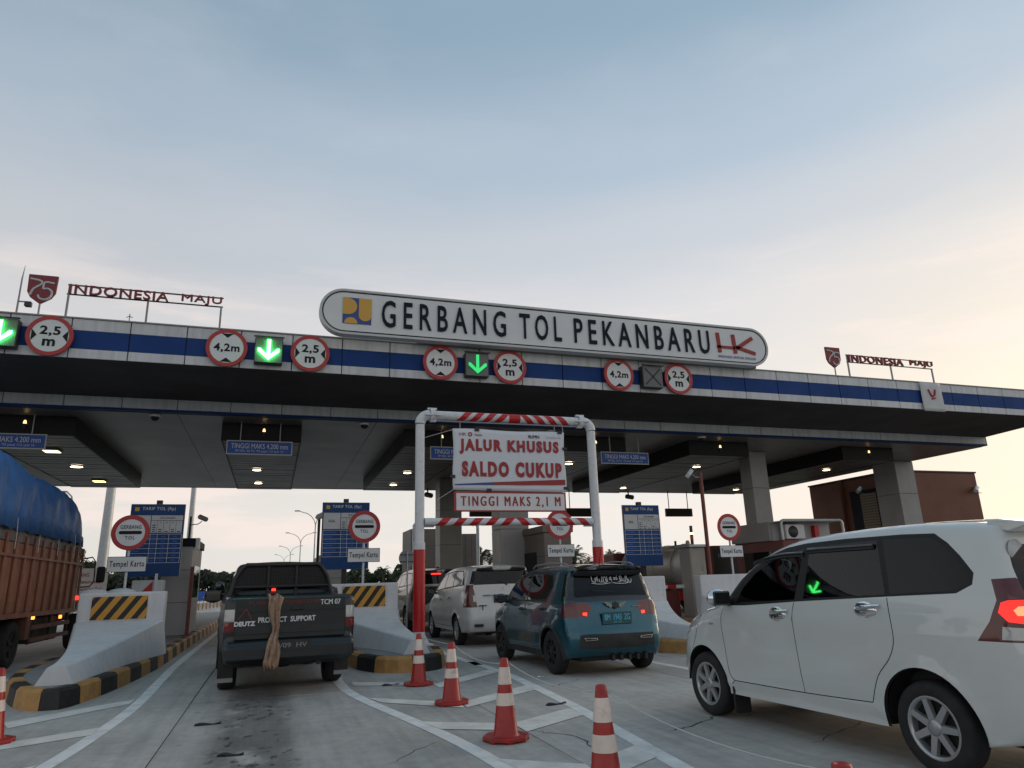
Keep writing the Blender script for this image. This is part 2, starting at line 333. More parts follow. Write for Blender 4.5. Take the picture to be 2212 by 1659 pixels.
# ------------------------------------------------------------------ ground, road slabs, markings
def concrete():
    m = bpy.data.materials.new('concrete_slab'); m.use_nodes = True; t = m.node_tree; b = t.nodes['Principled BSDF']; L = t.links.new
    g = t.nodes.new('ShaderNodeNewGeometry'); oi = t.nodes.new('ShaderNodeObjectInfo')
    def noise(sc, det=6, ro=.6, vec=None):
        n = t.nodes.new('ShaderNodeTexNoise'); n.inputs['Scale'].default_value = sc; n.inputs['Detail'].default_value = det; n.inputs['Roughness'].default_value = ro
        L(vec or g.outputs['Position'], n.inputs['Vector']); return n.outputs[0]
    def mr(v, a, b_, c, d, smooth=True):
        r = t.nodes.new('ShaderNodeMapRange'); r.inputs[1].default_value = a; r.inputs[2].default_value = b_; r.inputs[3].default_value = c; r.inputs[4].default_value = d
        if smooth: r.interpolation_type = 'SMOOTHSTEP'
        L(v, r.inputs[0]); return r.outputs[0]
    def mul(a, b_):
        n = t.nodes.new('ShaderNodeMath'); n.operation = 'MULTIPLY'; L(a, n.inputs[0]); L(b_, n.inputs[1]); return n.outputs[0]
    sx = t.nodes.new('ShaderNodeSeparateXYZ'); L(g.outputs['Position'], sx.inputs[0])
    v = mul(mr(noise(.55), .3, .7, .82, 1.09), mr(noise(7, 8, .7), .3, .7, .88, 1.08))
    v = mul(v, mr(oi.outputs['Random'], 0, 1, .92, 1.05))
    # drag-finish streaks along the lane and tyre grime in the wheel tracks
    mp_ = t.nodes.new('ShaderNodeMapping'); mp_.inputs['Scale'].default_value = (5, .35, 1); L(g.outputs['Position'], mp_.inputs[0])
    v = mul(v, mr(noise(1.5, 5, .6, mp_.outputs[0]), .35, .75, 1.06, .84))
    # oil stain left by lorries in the pickup lane
    def band(sock, c, w):
        s_ = t.nodes.new('ShaderNodeMath'); s_.operation = 'SUBTRACT'; L(sock, s_.inputs[0]); s_.inputs[1].default_value = c
        a_ = t.nodes.new('ShaderNodeMath'); a_.operation = 'ABSOLUTE'; L(s_.outputs[0], a_.inputs[0]); return mr(a_.outputs[0], w*.25, w, 1, 0)
    oil = mul(band(sx.outputs['X'], -.08, .62), band(sx.outputs['Y'], 8.6, 5.8))
    mp3 = t.nodes.new('ShaderNodeMapping'); mp3.inputs['Scale'].default_value = (1, .55, 1); L(g.outputs['Position'], mp3.inputs[0])
    soft = mul(oil, mr(noise(2.2, 4, .5, mp3.outputs[0]), .22, .5, 0, 1))
    spots = mul(oil, mr(noise(8.5, 3, .5, mp3.outputs[0]), .54, .68, 0, 1))
    v = mul(v, mr(soft, 0, 1, 1, .42)); v = mul(v, mr(spots, 0, 1, 1, .42))
    gs = mr(noise(3.1, 2, .5), .71, .75, 0, 1); v = mul(v, mr(gs, 0, 1, 1, .72))
    sc = t.nodes.new('ShaderNodeVectorMath'); sc.operation = 'SCALE'; sc.inputs[0].default_value = (.415, .40, .375); L(v, sc.inputs['Scale']); L(sc.outputs[0], b.inputs['Base Color'])
    L(mr(spots, 0, 1, .78, .30), b.inputs['Roughness'])
    bp = t.nodes.new('ShaderNodeBump'); bp.inputs['Strength'].default_value = .35; bp.inputs['Distance'].default_value = .01
    L(noise(45, 4, .6), bp.inputs['Height']); L(bp.outputs[0], b.inputs['Normal'])
    MATS['concrete_slab'] = m
concrete()
mb = MB(); mb.add([(-3000, -600, -.09), (3000, -600, -.09), (3000, 4500, -.09), (-3000, 4500, -.09)], [(0, 1, 2, 3)])
tag(mb.build('ground', 'grass_far'), kind='structure')
mb = MB(); mb.box(-34, 40, -12, 75.7, -.085, -.045)
road = tag(mb.build('toll_plaza_road', 'joint_dark'), kind='structure')
SLW, SLL = 3.3, 5.0
xj = [2.4+SLW*k for k in range(-6, 9)]; yj = [-9.35+SLL*k for k in range(0, 18)]
me0 = None
for i in range(len(xj)-1):
    for j in range(len(yj)-1):
        if me0 is None:
            mb = MB(); mb.box(.006, SLW-.006, .006, SLL-.006, -.044, 0); o = mb.build('slab', 'concrete_slab', road, bevel=.004); me0 = o.data
        else:
            o = bpy.data.objects.new('slab', me0); col.objects.link(o); o.parent = road
        o.location = (xj[i], yj[j], random.uniform(-.0012, .0012))
mb = MB()
cl_ = [(x, y) for y, x in ((75, -2), (110, -2), (160, -4), (230, -12), (330, -34), (470, -80))]
for k in range(len(cl_)-1):
    (xa, ya), (xb, yb) = cl_[k:k+2]; w = 13 if k else 14
    mb.add([(xa-w, ya, -.04), (xa+w, ya, -.04), (xb-w, yb, -.04), (xb+w, yb, -.04)], [(0, 1, 3, 2)])
tag(mb.build('highway', 'asphalt_far'), kind='structure')

mat('hatch_white', (.70, .68, .63), .75, noise=(3, .3), scuff=.25)
def strip(name, pts, w, parent=road):
    """painted line of width w along pts, 4 mm above the slabs"""
    v = []; f = []
    for i, p in enumerate(pts):
        a = Vector(pts[max(i-1, 0)]); b = Vector(pts[min(i+1, len(pts)-1)]); d = (b-a).normalized(); n = Vector((-d.y, d.x))
        v += [(p[0]+n.x*w/2, p[1]+n.y*w/2, .0025), (p[0]-n.x*w/2, p[1]-n.y*w/2, .0025)]
    for i in range(len(pts)-1): f.append((2*i, 2*i+1, 2*i+3, 2*i+2))
    m_ = MB(); m_.add(v, f); return m_.build(name, 'line_white', parent)
def quad(name, pts):
    m_ = MB(); m_.add([(x, y, .0052) for x, y in pts], [tuple(range(len(pts)))]); return m_.build(name, 'hatch_white', road)
def dense(pts, n=8):
    r = []
    P = [pts[0]]+list(pts)+[pts[-1]]
    for i in range(1, len(P)-2):
        for k in range(n):
            t = k/n; a, b, c, d = (Vector(q) for q in P[i-1:i+3])
            r.append(tuple(.5*((2*b)+(c-a)*t+(2*a-5*b+4*c-d)*t*t+(3*b-a-3*c+d)*t**3)))
    r.append(tuple(pts[-1])); return r
strip('lane_edge_line', dense([(-2.25, 3.0), (-1.98, 5.5), (-1.72, 7.45), (-1.60, 9.2), (-1.56, 11.0), (-1.64, 14), (-1.70, 17.2), (-1.70, 30), (-1.70, 48)]), .15)
strip('lane_edge_line', dense([(1.95, 3.2), (1.80, 5.75), (1.63, 7.3), (1.16, 10.05), (1.06, 11.6), (1.1, 14), (1.12, 24), (1.12, 48)]), .15)
strip('lane_edge_line', dense([(2.80, 3.2), (3.02, 5.2), (3.26, 7.2), (3.38, 8.3), (3.58, 11.2), (3.56, 13.2), (3.52, 16), (3.52, 48)]), .15)
strip('lane_edge_line', dense([(6.3, 6.5), (6.25, 9), (6.25, 11.4), (6.3, 13), (6.4, 16), (6.42, 48)]), .14)
strip('lane_edge_line', dense([(8.9, 6.5), (8.85, 12), (8.85, 48)]), .14)
strip('lane_edge_line', dense([(-3.3, 3), (-3.7, 8), (-4.15, 13), (-4.3, 18), (-4.3, 48)]), .15)
for q in ([(-2.83, 10.2), (-1.66, 11.45), (-1.66, 11.0), (-2.65, 9.75)], [(-2.52, 8.75), (-1.66, 9.3), (-1.66, 8.85), (-2.40, 8.42)], [(-2.35, 7.2), (-1.80, 7.55), (-1.84, 7.1), (-2.25, 6.85)],
          [(1.24, 11.6), (1.95, 11.15), (1.95, 10.8), (1.22, 11.15)], [(1.26, 9.9), (2.26, 8.95), (2.20, 8.55), (1.38, 9.42)], [(1.56, 7.95), (2.38, 7.42), (2.34, 7.05), (1.68, 7.45)], [(1.82, 6.05), (2.40, 5.58), (2.36, 5.2), (1.88, 5.68)],
          [(2.24, 8.93), (3.42, 9.9), (3.40, 9.45), (2.24, 8.56)], [(2.40, 7.40), (3.26, 7.95), (3.22, 7.48), (2.40, 6.95)], [(2.44, 5.60), (3.04, 5.98), (3.02, 5.55), (2.44, 5.18)], [(2.3, 10.7), (3.52, 12.0), (3.5, 11.5), (2.3, 10.3)]):
    quad('hatch_bar', q)

# ------------------------------------------------------------------ toll islands
def island(label, right_nose, x_l, x_r, y_end):
    """right_nose: outline from the left flank round the nose to the right flank"""
    c = ((x_l+x_r)/2, right_nose[len(right_nose)//2][1])
    t = thing('toll_island', label, 'traffic island', (c[0], c[1], 0), group='toll islands between the lanes')
    out_ = dense([(x_l, y_end), (x_l, 34), (x_l, 26), (x_l, 21), (x_l, 18), *right_nose, (x_r, 18), (x_r, 21), (x_r, 26), (x_r, 34), (x_r, y_end)], 10)
    # resample to kerb stones
    acc = [0.]
    for a, b in zip(out_, out_[1:]): acc.append(acc[-1]+(Vector(b)-Vector(a)).length)
    def at(s):
        s = max(0, min(acc[-1], s)); i = max(k for k in range(len(acc)) if acc[k] <= s+1e-9); i = min(i, len(acc)-2)
        u = (s-acc[i])/max(1e-9, acc[i+1]-acc[i]); a, b = Vector(out_[i]), Vector(out_[i+1]); p = a.lerp(b, u); d = (b-a).normalized(); return p, Vector((-d.y, d.x))
    n = int(acc[-1]/.72); st = acc[-1]/n; inner = []
    for k in range(n):
        a0, a1 = k*st+.006, (k+1)*st-.006
        ss = [a0+(a1-a0)*q/3 for q in range(4)]; v = []; f = []
        for s in ss:
            p, nn = at(s); p = p-Vector(c)
            v += [(p.x, p.y, 0), (p.x+nn.x*.02, p.y+nn.y*.02, .21), (p.x+nn.x*.06, p.y+nn.y*.06, .25), (p.x+nn.x*.2, p.y+nn.y*.2, .25), (p.x+nn.x*.2, p.y+nn.y*.2, 0)]
        for q in range(3):
            for w in range(5): f.append((q*5+w, (q+1)*5+w, (q+1)*5+(w+1) % 5, q*5+(w+1) % 5))
        f += [(4, 3, 2, 1, 0), (15, 16, 17, 18, 19)]
        m_ = MB(); m_.add(v, f); m_.build('kerb_stone', 'kerb_black' if k % 2 else 'kerb_yellow', t)
    for k in range(n*2+1):
        p, nn = at(k*st/2); p = p-Vector(c); inner.append((p.x+nn.x*.2, p.y+nn.y*.2))
    m_ = MB(); m_.prism(inner, 0.0, .243, 'xy'); m_.build('paving', 'paving_grey', t)
    return t
island('traffic island with yellow and black kerb left of the dark pickup', [(-3.95, 15.5), (-3.75, 13.5), (-3.35, 12.1), (-2.95, 11.2), (-2.65, 10.98), (-2.40, 11.1), (-2.18, 12.4), (-2.02, 14.3), (-1.95, 16.1)], -3.95, -1.95, 46)
island('traffic island with yellow and black kerb between pickup and teal hatchback', [(1.36, 15.5), (1.44, 13.7), (1.66, 12.75), (1.98, 12.38), (2.4, 12.3), (2.76, 12.48), (3.02, 13.1), (3.2, 14.5), (3.28, 16)], 1.36, 3.28, 46)
island('traffic island with yellow and black kerb right of the teal hatchback', [(6.66, 15.8), (6.76, 14.2), (6.95, 13.2), (7.25, 12.45), (7.7, 12.05), (8.15, 12.3), (8.45, 13.4), (8.6, 15)], 6.66, 8.6, 46)
island('traffic island behind the white van, carrying the red camera pole', [(11.15, 17.5), (11.25, 16), (11.6, 15.0), (12.1, 14.6), (12.6, 15), (12.95, 16), (13.05, 17.5)], 11.15, 13.05, 46)

# concrete crash cushions on the island noses
def crash_barrier(label, xs, ys, w, nose, hz=True, top=1.42, bend=None):
    """xs, ys: centre of the rear slab; nose: (x, y) of the ramp's tip"""
    t = thing('crash_barrier', label, 'crash barrier', (xs, ys, .245), group='white concrete crash barriers on the islands')
    m_ = MB(); m_.box(-w/2, w/2, 0, .32, 0, top-.245); m_.build('end_wall', 'concrete_wall', t, bevel=.03, seg=2)
    nx, ny = nose[0]-xs, nose[1]-ys; N_ = 18
    v = []; f = []
    for i in range(N_+1):
        u = i/N_; e = u*u*(3-2*u)
        cx = nx*(e if bend is None else u**bend); y = -.004+ny*u
        hw = (w*.44)*(1-u)**1.25*(1-.25*u)+.11; zt = .40*(1-u)**1.6+.24
        hb = hw+.09+.03*u
        v += [(cx-hb, y, 0), (cx-hw, y, zt-.02), (cx-hw+.03, y, zt), (cx+hw-.03, y, zt), (cx+hw, y, zt-.02), (cx+hb, y, 0)]
    for i in range(N_):
        for k in range(5): f.append((i*6+k, i*6+k+1, (i+1)*6+k+1, (i+1)*6+k))
    f.append(tuple(range(N_*6, N_*6+6)))
    m_ = MB(); m_.add(v, f, False); r = m_.build('ramp', 'concrete_wall', t)
    if hz:
        b = grp('hazard_board', t, (hz[0]-xs, -.012, hz[2]-.245)); W_, H_ = hz[1]-hz[0], hz[3]-hz[2]
        m_ = MB(); m_.box(0, W_, -.008, .012, 0, H_); m_.build('backing', 'board_yellow', b)
        n = 4.3; p = W_/n
        for k in range(-1, 6):
            x0 = k*p*1.06-.02; x1 = x0+p*.5; sl = H_*.72
            poly = [(x0, 0), (x1, 0), (x1+sl, H_), (x0+sl, H_)]
            # clip to the board
            def clip(P, xc, keep):
                o_ = []
                for i in range(len(P)):
                    a, c_ = P[i], P[(i+1) % len(P)]; ia, ic = keep(a[0]), keep(c_[0])
                    if ia: o_.append(a)
                    if ia != ic: u = (xc-a[0])/(c_[0]-a[0]); o_.append((xc, a[1]+u*(c_[1]-a[1])))
                return o_
            poly = clip(poly, 0, lambda x: x >= 0); poly = clip(poly, W_, lambda x: x <= W_) if poly else poly
            if len(poly) > 2: m_ = MB(); m_.prism(poly, -.011, -.0085); m_.build('stripe', 'kerb_black', b)
    return t
crash_barrier('white concrete crash barrier with striped board at left, beside the truck', -2.74, 16.0, 1.52, (-2.66, 11.45), hz=(-3.26, -2.29, .92, 1.345))
crash_barrier('white concrete crash barrier with striped board right of the pickup', 1.98, 16.5, 1.50, (2.45, 12.75), hz=(1.50, 2.44, .96, 1.40), top=1.46)
crash_barrier('plain white concrete crash barrier behind the teal hatchback', 7.72, 14.8, 1.75, (7.75, 12.4), hz=None)
crash_barrier('plain white concrete crash barrier behind the white van bonnet', 12.1, 17.5, 1.7, (12.1, 15.0), hz=None)
# ------------------------------------------------------------------ toll gate canopy
can = thing('toll_canopy', 'wide toll gate canopy with white and blue fascia spanning all lanes', 'canopy', (7, 18, 0))
CX, CY = 7, 18
XL, XR, YF, YB, YR = -14.0, 28.0, 18.0, 21.15, 37.0
def cbox(name, m, x0, x1, y0, y1, z0, z1, par=can, bevel=0.):
    mb_ = MB(); mb_.box(x0-CX, x1-CX, y0-CY, y1-CY, z0, z1); return mb_.build(name, m, par, bevel=bevel)
js = [XL] + [x for x in [-3.58+1.25*k for k in range(-9, 27)] if XL+.5 < x < XR-.5] + [XR]
for a, b in zip(js, js[1:]):
    g = .012
    cbox('fascia_panel', 'white_panel', a+g, b-g, YF, YF+.06, 7.425, 7.71, bevel=.006)
    cbox('stripe_panel', 'blue_panel', a+g, b-g, YF+.008, YF+.06, 6.972, 7.420, bevel=.004)
    cbox('fascia_panel', 'white_panel', a+g, b-g, YF, YF+.06, 6.74, 6.967, bevel=.006)
xi = [XL+1.4*k for k in range(31)]
for a, b in zip(xi, xi[1:]): cbox('inner_fascia_panel', 'white_panel', a+.01, b-.01, YB, YB+.05, 6.33, 6.62, bevel=.005)
cbox('fascia_backing', 'metal_dark', XL, XR, YF+.065, YF+.2, 6.76, 7.70)
cbox('top_flashing', 'metal_grey', XL-.01, XR+.02, YF-.03, YF+.25, 7.713, 7.745)
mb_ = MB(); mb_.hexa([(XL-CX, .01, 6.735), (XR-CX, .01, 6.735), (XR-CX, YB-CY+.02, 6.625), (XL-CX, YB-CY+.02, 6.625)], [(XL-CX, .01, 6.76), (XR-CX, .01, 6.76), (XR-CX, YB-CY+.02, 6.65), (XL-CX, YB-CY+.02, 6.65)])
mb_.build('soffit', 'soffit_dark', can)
cbox('inner_backing', 'metal_dark', XL, XR, YB+.055, YB+.2, 6.27, 6.62)
cbox('inner_trim', 'blue_panel', XL, XR, YB+.005, YB+.06, 6.262, 6.325)
cbox('end_panel', 'white_panel', XR+.002, XR+.05, YF+.02, YB, 6.74, 7.70)
cbox('end_panel', 'soffit_dark', XR+.002, XR+.04, YB+.01, YR, 6.27, 7.6)
cbox('roof', 'roof_sheet', XL, XR, YF+.21, YR, 7.45, 7.62)  # unseen top of the canopy, added to stop light leaking in
cbox('rear_fascia', 'metal_dark', XL, XR, YR, YR+.08, 6.24, 7.65)
# ceiling of wide metal panels
xc = [XL+2.8*k for k in range(16)]; xc[-1] = XR
for a, b in zip(xc, xc[1:]):
    for y0, y1 in ((YB+.21, 26.3), (26.3, 31.6), (31.6, YR-.01)):
        cbox('ceiling_panel', 'ceiling_grey', a+.006, b-.006, y0+.006, y1-.006, 6.25+random.uniform(0, .003), 6.29)
cbox('ceiling_deck', 'metal_dark', XL, XR, YB+.2, YR-.02, 6.30, 6.34)
# dropped slatted boxes over the lanes
BOX = [(-8.05, -5.5), (-1.67, .62), (3.8, 6.2), (9.3, 11.75), (14.35, 16.95), (21.4, 24.0)]
for (a, b) in BOX:
    g = grp('dropped_ceiling', can, (0, 0, 0))
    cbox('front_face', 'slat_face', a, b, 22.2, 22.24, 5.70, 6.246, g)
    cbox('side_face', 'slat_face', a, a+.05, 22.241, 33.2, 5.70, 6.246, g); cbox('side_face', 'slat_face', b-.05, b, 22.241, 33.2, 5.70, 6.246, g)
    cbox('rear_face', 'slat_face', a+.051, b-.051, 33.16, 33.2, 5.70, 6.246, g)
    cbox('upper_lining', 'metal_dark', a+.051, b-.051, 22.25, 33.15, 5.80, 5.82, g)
    y = 22.26
    while y < 33.0:
        cbox('slat', 'slat_dark', a+.055, b-.055, y, y+.40, 5.705+random.uniform(0, .012), 5.735, g); y += .455
# columns
def column(x, y, wx, wy, par=can):
    g = grp('column', par)
    cbox('core', 'metal_dark', x-wx/2+.02, x+wx/2-.02, y-wy/2+.02, y+wy/2-.02, .2, 6.26, g)
    for z0, z1 in ((.245, 1.55), (1.56, 3.15), (3.16, 4.75), (4.76, 6.24)):
        cbox('cladding', 'column_grey', x-wx/2, x+wx/2, y-wy/2, y+wy/2, z0, z1, g, bevel=.012)
for x, y in ((7.9, 24.0), (7.85, 33.2), (18.6, 24.2)):
    column(x, y, 1.05 if x < 15 else .8, 1.0 if x < 15 else .7)
column(27.5, 25.6, 1.1, 1.3)

# ------------------------------------------------------------------ ceiling lamps
lane_n = ['above the truck', 'above the pickup lane', 'above the teal hatchback lane', 'above the lane right of the white portal', 'above the white van', 'at far right under the canopy']
def lamp(x, y, z, m, label, r=.13, sq=False):
    t = thing('ceiling_lamp', label, 'ceiling lamp', (x, y, z), group='lamps in the canopy ceiling')
    if sq:
        mb_ = MB(); mb_.box(-.24, .24, -.24, .24, -.05, .0); mb_.build('housing', 'metal_grey', t, bevel=.008)
        mb_ = MB(); mb_.box(-.20, .20, -.20, .20, -.062, -.051); mb_.build('lens', m, t)
    else:
        mb_ = MB(); mb_.lathe([(r+.06, 0), (r+.07, -.02), (r+.03, -.05), (r, -.045)], 20); mb_.build('housing', 'metal_grey', t)
        mb_ = MB(); mb_.lathe([(0.001, -.05), (r*.6, -.052), (r, -.044)], 20); mb_.build('lens', m, t)
for k, cx in enumerate((-6.6, -.75, 4.85, 10.5, 16.1, 22.6)):
    for q, y in enumerate((24.5, 27.5, 31.0)):
        if k == 0: lamp(cx, y, 5.70, 'lamp_warm' if q == 1 else 'lamp_yellow', 'lit %s lamp %s, %s from the front' % ('round' if q == 1 else 'yellowish square', lane_n[k], ('first', 'second', 'third')[q]), sq=(q != 1), r=.19)
        elif (k, q) in ((1, 1), (1, 2), (2, 1), (3, 0), (4, 0), (4, 2), (5, 0), (5, 2), (3, 2), (2, 2)):
            lamp(cx, y, 5.70, 'lamp_warm', 'lit round downlight %s, %s' % (lane_n[k], ('nearest the front', 'halfway back', 'near the rear edge')[q]), r=.15)
# added glowing pieces stand in for lamp reflections on the glossy box fronts
for k, (a, b) in enumerate(BOX):
    t = thing('face_reflection', 'added warm glow as a reflection on the box front ' + lane_n[k], 'ceiling lamp', ((a+b)/2+.05, 22.19, 5.86), group='added reflections on the ceiling boxes')
    mb_ = MB(); mb_.lathe([(.0, .0), (.05, .0), (.05, .14), (.0, .14)], 12, sharp=True); mb_.build('housing', 'metal_dark', t)
    mb_ = MB(); mb_.lathe([(.045, .14), (.03, .23), (.001, .25)], 12); mb_.build('lens', 'reflection_amber', t)
# cameras on the ceiling edge
for x, lb in ((-3.4, 'left of the pickup lane'), (2.45, 'left of the white portal'), (8.6, 'behind the white banner'), (14.5, 'right of the hanging height sign')):
    t = thing('dome_camera', 'white dome camera under the canopy edge ' + lb, 'camera', (x, 21.55, 6.25), group='dome cameras under the canopy edge')
    mb_ = MB(); mb_.lathe([(.001, 0), (.15, 0), (.16, -.03), (.12, -.06)], 20); mb_.build('mount', 'sign_white', t)
    mb_ = MB(); mb_.lathe([(.115, -.06), (.10, -.12), (.06, -.16), (.001, -.175)], 18); mb_.build('dome', 'black_plastic', t)
for x, lb in ((7.5, 'left of the dark column'), (19.2, 'above the toll tariff board by the tanker')):
    t = thing('bullet_camera', 'dark camera hanging from the rear canopy edge ' + lb, 'camera', (x, 36.4, 6.25), group='cameras on the rear canopy edge')
    mb_ = MB(); mb_.tube([(0, 0, 0), (0, 0, -.28)], .04, 8); mb_.build('stem', 'metal_dark', t)
    mb_ = MB(); mb_.tube([(.14, -.25, -.40), (-.05, .15, -.30)], .13, 12); mb_.build('body', 'metal_dark', t)

# ------------------------------------------------------------------ signs on the fascia
def limit_sign(x, kind, label):
    t = thing('limit_sign', label, 'road sign', (x, 17.9, 7.205), group='round limit signs on the fascia')
    mb_ = MB(); mb_.prism(circ(0, 0, .40, 40), -.02, .02); mb_.build('face', 'sign_white', t)
    mb_ = MB(); ringpoly(mb_, 0, 0, .395, .485, -.03, .025, 44); mb_.build('rim', 'sign_red', t)
    mb_ = MB(); mb_.box(-.05, .05, .026, .1, -.3, .3); mb_.build('bracket', 'metal_grey', t)
    for s in (1, -1):
        p = [(-.14, s*.37), (.14, s*.37), (0, s*.26)] if kind == 'h' else [(s*.37, -.14), (s*.37, .14), (s*.26, 0)]
        mb_ = MB(); mb_.prism(p, -.026, -.021); mb_.build('arrowhead', 'text_black', t)
    if kind == 'h': txt('4,2m', 'text_black', t, 0, -.024, -.01, .60, .24, .006, .035, 1.1)
    else: txt('2,5', 'text_black', t, 0, -.024, .11, .42, .25, .006, .035, 1.1); txt('m', 'text_black', t, 0, -.024, -.17, .26, .17, .006, .04)
limit_sign(-5.21, 'w', 'round 2,5 m width limit sign at far left of the fascia')
limit_sign(-1.39, 'h', 'round 4,2 m height limit sign left of the bright green arrow')
limit_sign(.61, 'w', 'round 2,5 m width limit sign right of the bright green arrow')
limit_sign(4.03, 'h', 'round 4,2 m height limit sign left of the dim green arrow')
limit_sign(6.02, 'w', 'round 2,5 m width limit sign right of the dim green arrow')
limit_sign(9.42, 'h', 'round 4,2 m height limit sign left of the unlit signal')
limit_sign(11.44, 'w', 'round 2,5 m width limit sign right of the unlit signal')
def lane_signal(x, state, label):
    t = thing('lane_signal', label, 'lane signal', (x, 17.78, 7.17), group='lane signals on the fascia')
    mb_ = MB(); mb_.box(-.335, .335, -.02, .2, -.335, .335); mb_.build('housing', 'led_housing', t, bevel=.012)
    mb_ = MB(); mb_.box(-.36, .36, -.10, -.021, .336, .352); mb_.build('visor', 'led_housing', t)
    mb_ = MB(); mb_.box(-.315, .315, -.026, -.0205, -.315, .315); mb_.build('led_matrix', 'led_matrix', t)
    if state:
        m = 'led_green' if state == 2 else 'led_green_dim'
        mb_ = MB(); mb_.box(-.042, .042, -.085, -.075, -.16, .27); mb_.build('arrow_shaft', m, t)
        for s in (1, -1):
            mb_ = MB(); mb_.prism([(0, -.27), (0, -.165), (s*.20, .03), (s*.255, .03), (s*.255, -.045)], -.087, -.0755); mb_.build('arrow_head', m, t)
    else:
        for s in (1, -1):
            mb_ = MB(); mb_.prism([(-.24*s, -.27), (-.27*s, -.24), (.24*s, .27), (.27*s, .24)] if s == 1 else [(.24, -.27), (.27, -.24), (-.24, .27), (-.27, .24)], -.036, -.027); mb_.build('cross_bar', 'metal_dark', t)
lane_signal(-6.15, 2, 'lane signal with bright green arrow cut by the left picture edge')
lane_signal(-.40, 2, 'lane signal with bright green down arrow over the pickup lane')
lane_signal(5.03, 1, 'lane signal with dim green down arrow under the big name board')
lane_signal(10.48, 0, 'unlit grey lane signal with a cross, over the right lane')

# ------------------------------------------------------------------ big name board on the roof
t = thing('name_board', 'long rounded white board reading GERBANG TOL PEKANBARU on the canopy', 'sign', (7.7, 17.6, 7.72))
W_, R_ = 6.93, .63; zc = .61
def stad(w, r): return [(w-r+p[0], zc+p[1]) for p in circ(0, 0, r, 20, -PI/2, PI/2)] + [(-w+r+p[0], zc+p[1]) for p in circ(0, 0, r, 20, PI/2, 3*PI/2)]
mb_ = MB(); mb_.prism(stad(W_-.06, R_-.06), -.02, .22); mb_.build('panel', 'sign_white', t)
for (ra, rb, nm, m, y0, y1) in ((0, .06, 'outer_rim', 'sign_grey', -.04, .24), (.07, .10, 'black_border', 'text_black', -.026, -.0205)):
    o_, i_ = stad(W_-ra, R_-ra), stad(W_-rb, R_-rb); n = len(o_); mb_ = MB()
    v = [(p[0], y, p[1]) for y in (y0, y1) for q in (o_, i_) for p in q]; f = []
    for k in range(n):
        j = (k+1) % n; f += [(k, n+k, n+j, j), (2*n+k, 2*n+j, 3*n+j, 3*n+k), (k, j, 2*n+j, 2*n+k), (n+k, 3*n+k, 3*n+j, n+j)]
    mb_.add(v, f); mb_.build(nm, m, t)
bx = 7.7
for s, a, b in (('GERBANG', 2.37, 5.83), ('TOL', 6.24, 7.51), ('PEKANBARU', 7.91, 12.45)):
    txt(s, 'text_darkblue', t, (a+b)/2-bx, -.045, zc+.02, b-a, .76, .03, .010, 1.5, split=True)
e = grp('works_emblem', t, (1.36-bx, -.03, zc-.33))
mb_ = MB(); mb_.box(0, .74, -.006, .008, 0, .72); mb_.build('emblem_field', 'logo_blue', e)
mb_ = MB(); mb_.prism([(0.0, .25), (.14, .25)] + [(.14+p[0]*1.0, .475+p[1]) for p in circ(0, 0, .225, 14, -PI/2, PI/2)] + [(.10, .72), (0, .72)], -.016, -.007); mb_.build('emblem_shape', 'logo_yellow', e)
mb_ = MB(); mb_.prism([(.41, .72), (.41, .25)] + [(.575+p[0], .25+p[1]) for p in circ(0, 0, .165, 14, PI, 2*PI)] + [(.74, .25), (.74, .72)], -.016, -.007); mb_.build('emblem_shape', 'logo_yellow', e)
mb_ = MB(); mb_.prism([(.05, 0), (.38, 0)] + [(.215+p[0], .0+p[1]) for p in circ(0, 0, .17, 12, .2, PI-.2)], -.016, -.007); mb_.build('emblem_shape', 'logo_yellow', e)
h = grp('company_logo', t, (12.72-bx, -.03, zc-.33))
def bar(mb2, p, q, w):
    p, q = Vector(p), Vector(q); d = (q-p).normalized(); n = Vector((-d.y, d.x))*w/2
    mb2.prism([tuple(p+n), tuple(q+n), tuple(q-n), tuple(p-n)], -.02, .0)
for p, q, w in (((.06, .70), (.09, .06), .12), ((.62, .68), (.66, .06), .13), ((.0, .24), (.66, .24), .085), ((.70, .22), (1.34, .62), .12), ((.70, .27), (1.40, .10), .11)):
    mb_ = MB(); bar(mb_, p, q, w); mb_.build('logo_stroke', 'text_red', h)
txt('INOVASI UNTUK SOLUSI', 'logo_blue', h, .70, -.01, -.07, 1.35, .075, .006)
mb_ = MB(); mb_.box(-4.3, 6.6, .245, .30, .0, .30); mb_.build('base_beam', 'metal_dark', t)
for x in (-5.9, -2.9, 0, 2.9, 5.9):
    mb_ = MB(); mb_.box(x-.05, x+.05, .0, .12, -.0, .1); mb_.build('foot', 'metal_grey', t)
mb_ = MB(); mb_.box(-5.95, -5.15, -.02, .0, .01, .05); mb_.box(-5.0, -2.6, -.02, .0, .01, .05); mb_.box(-2.55, -1.9, -.02, 0, .01, .05); mb_.build('base_strip', 'sign_white', t)

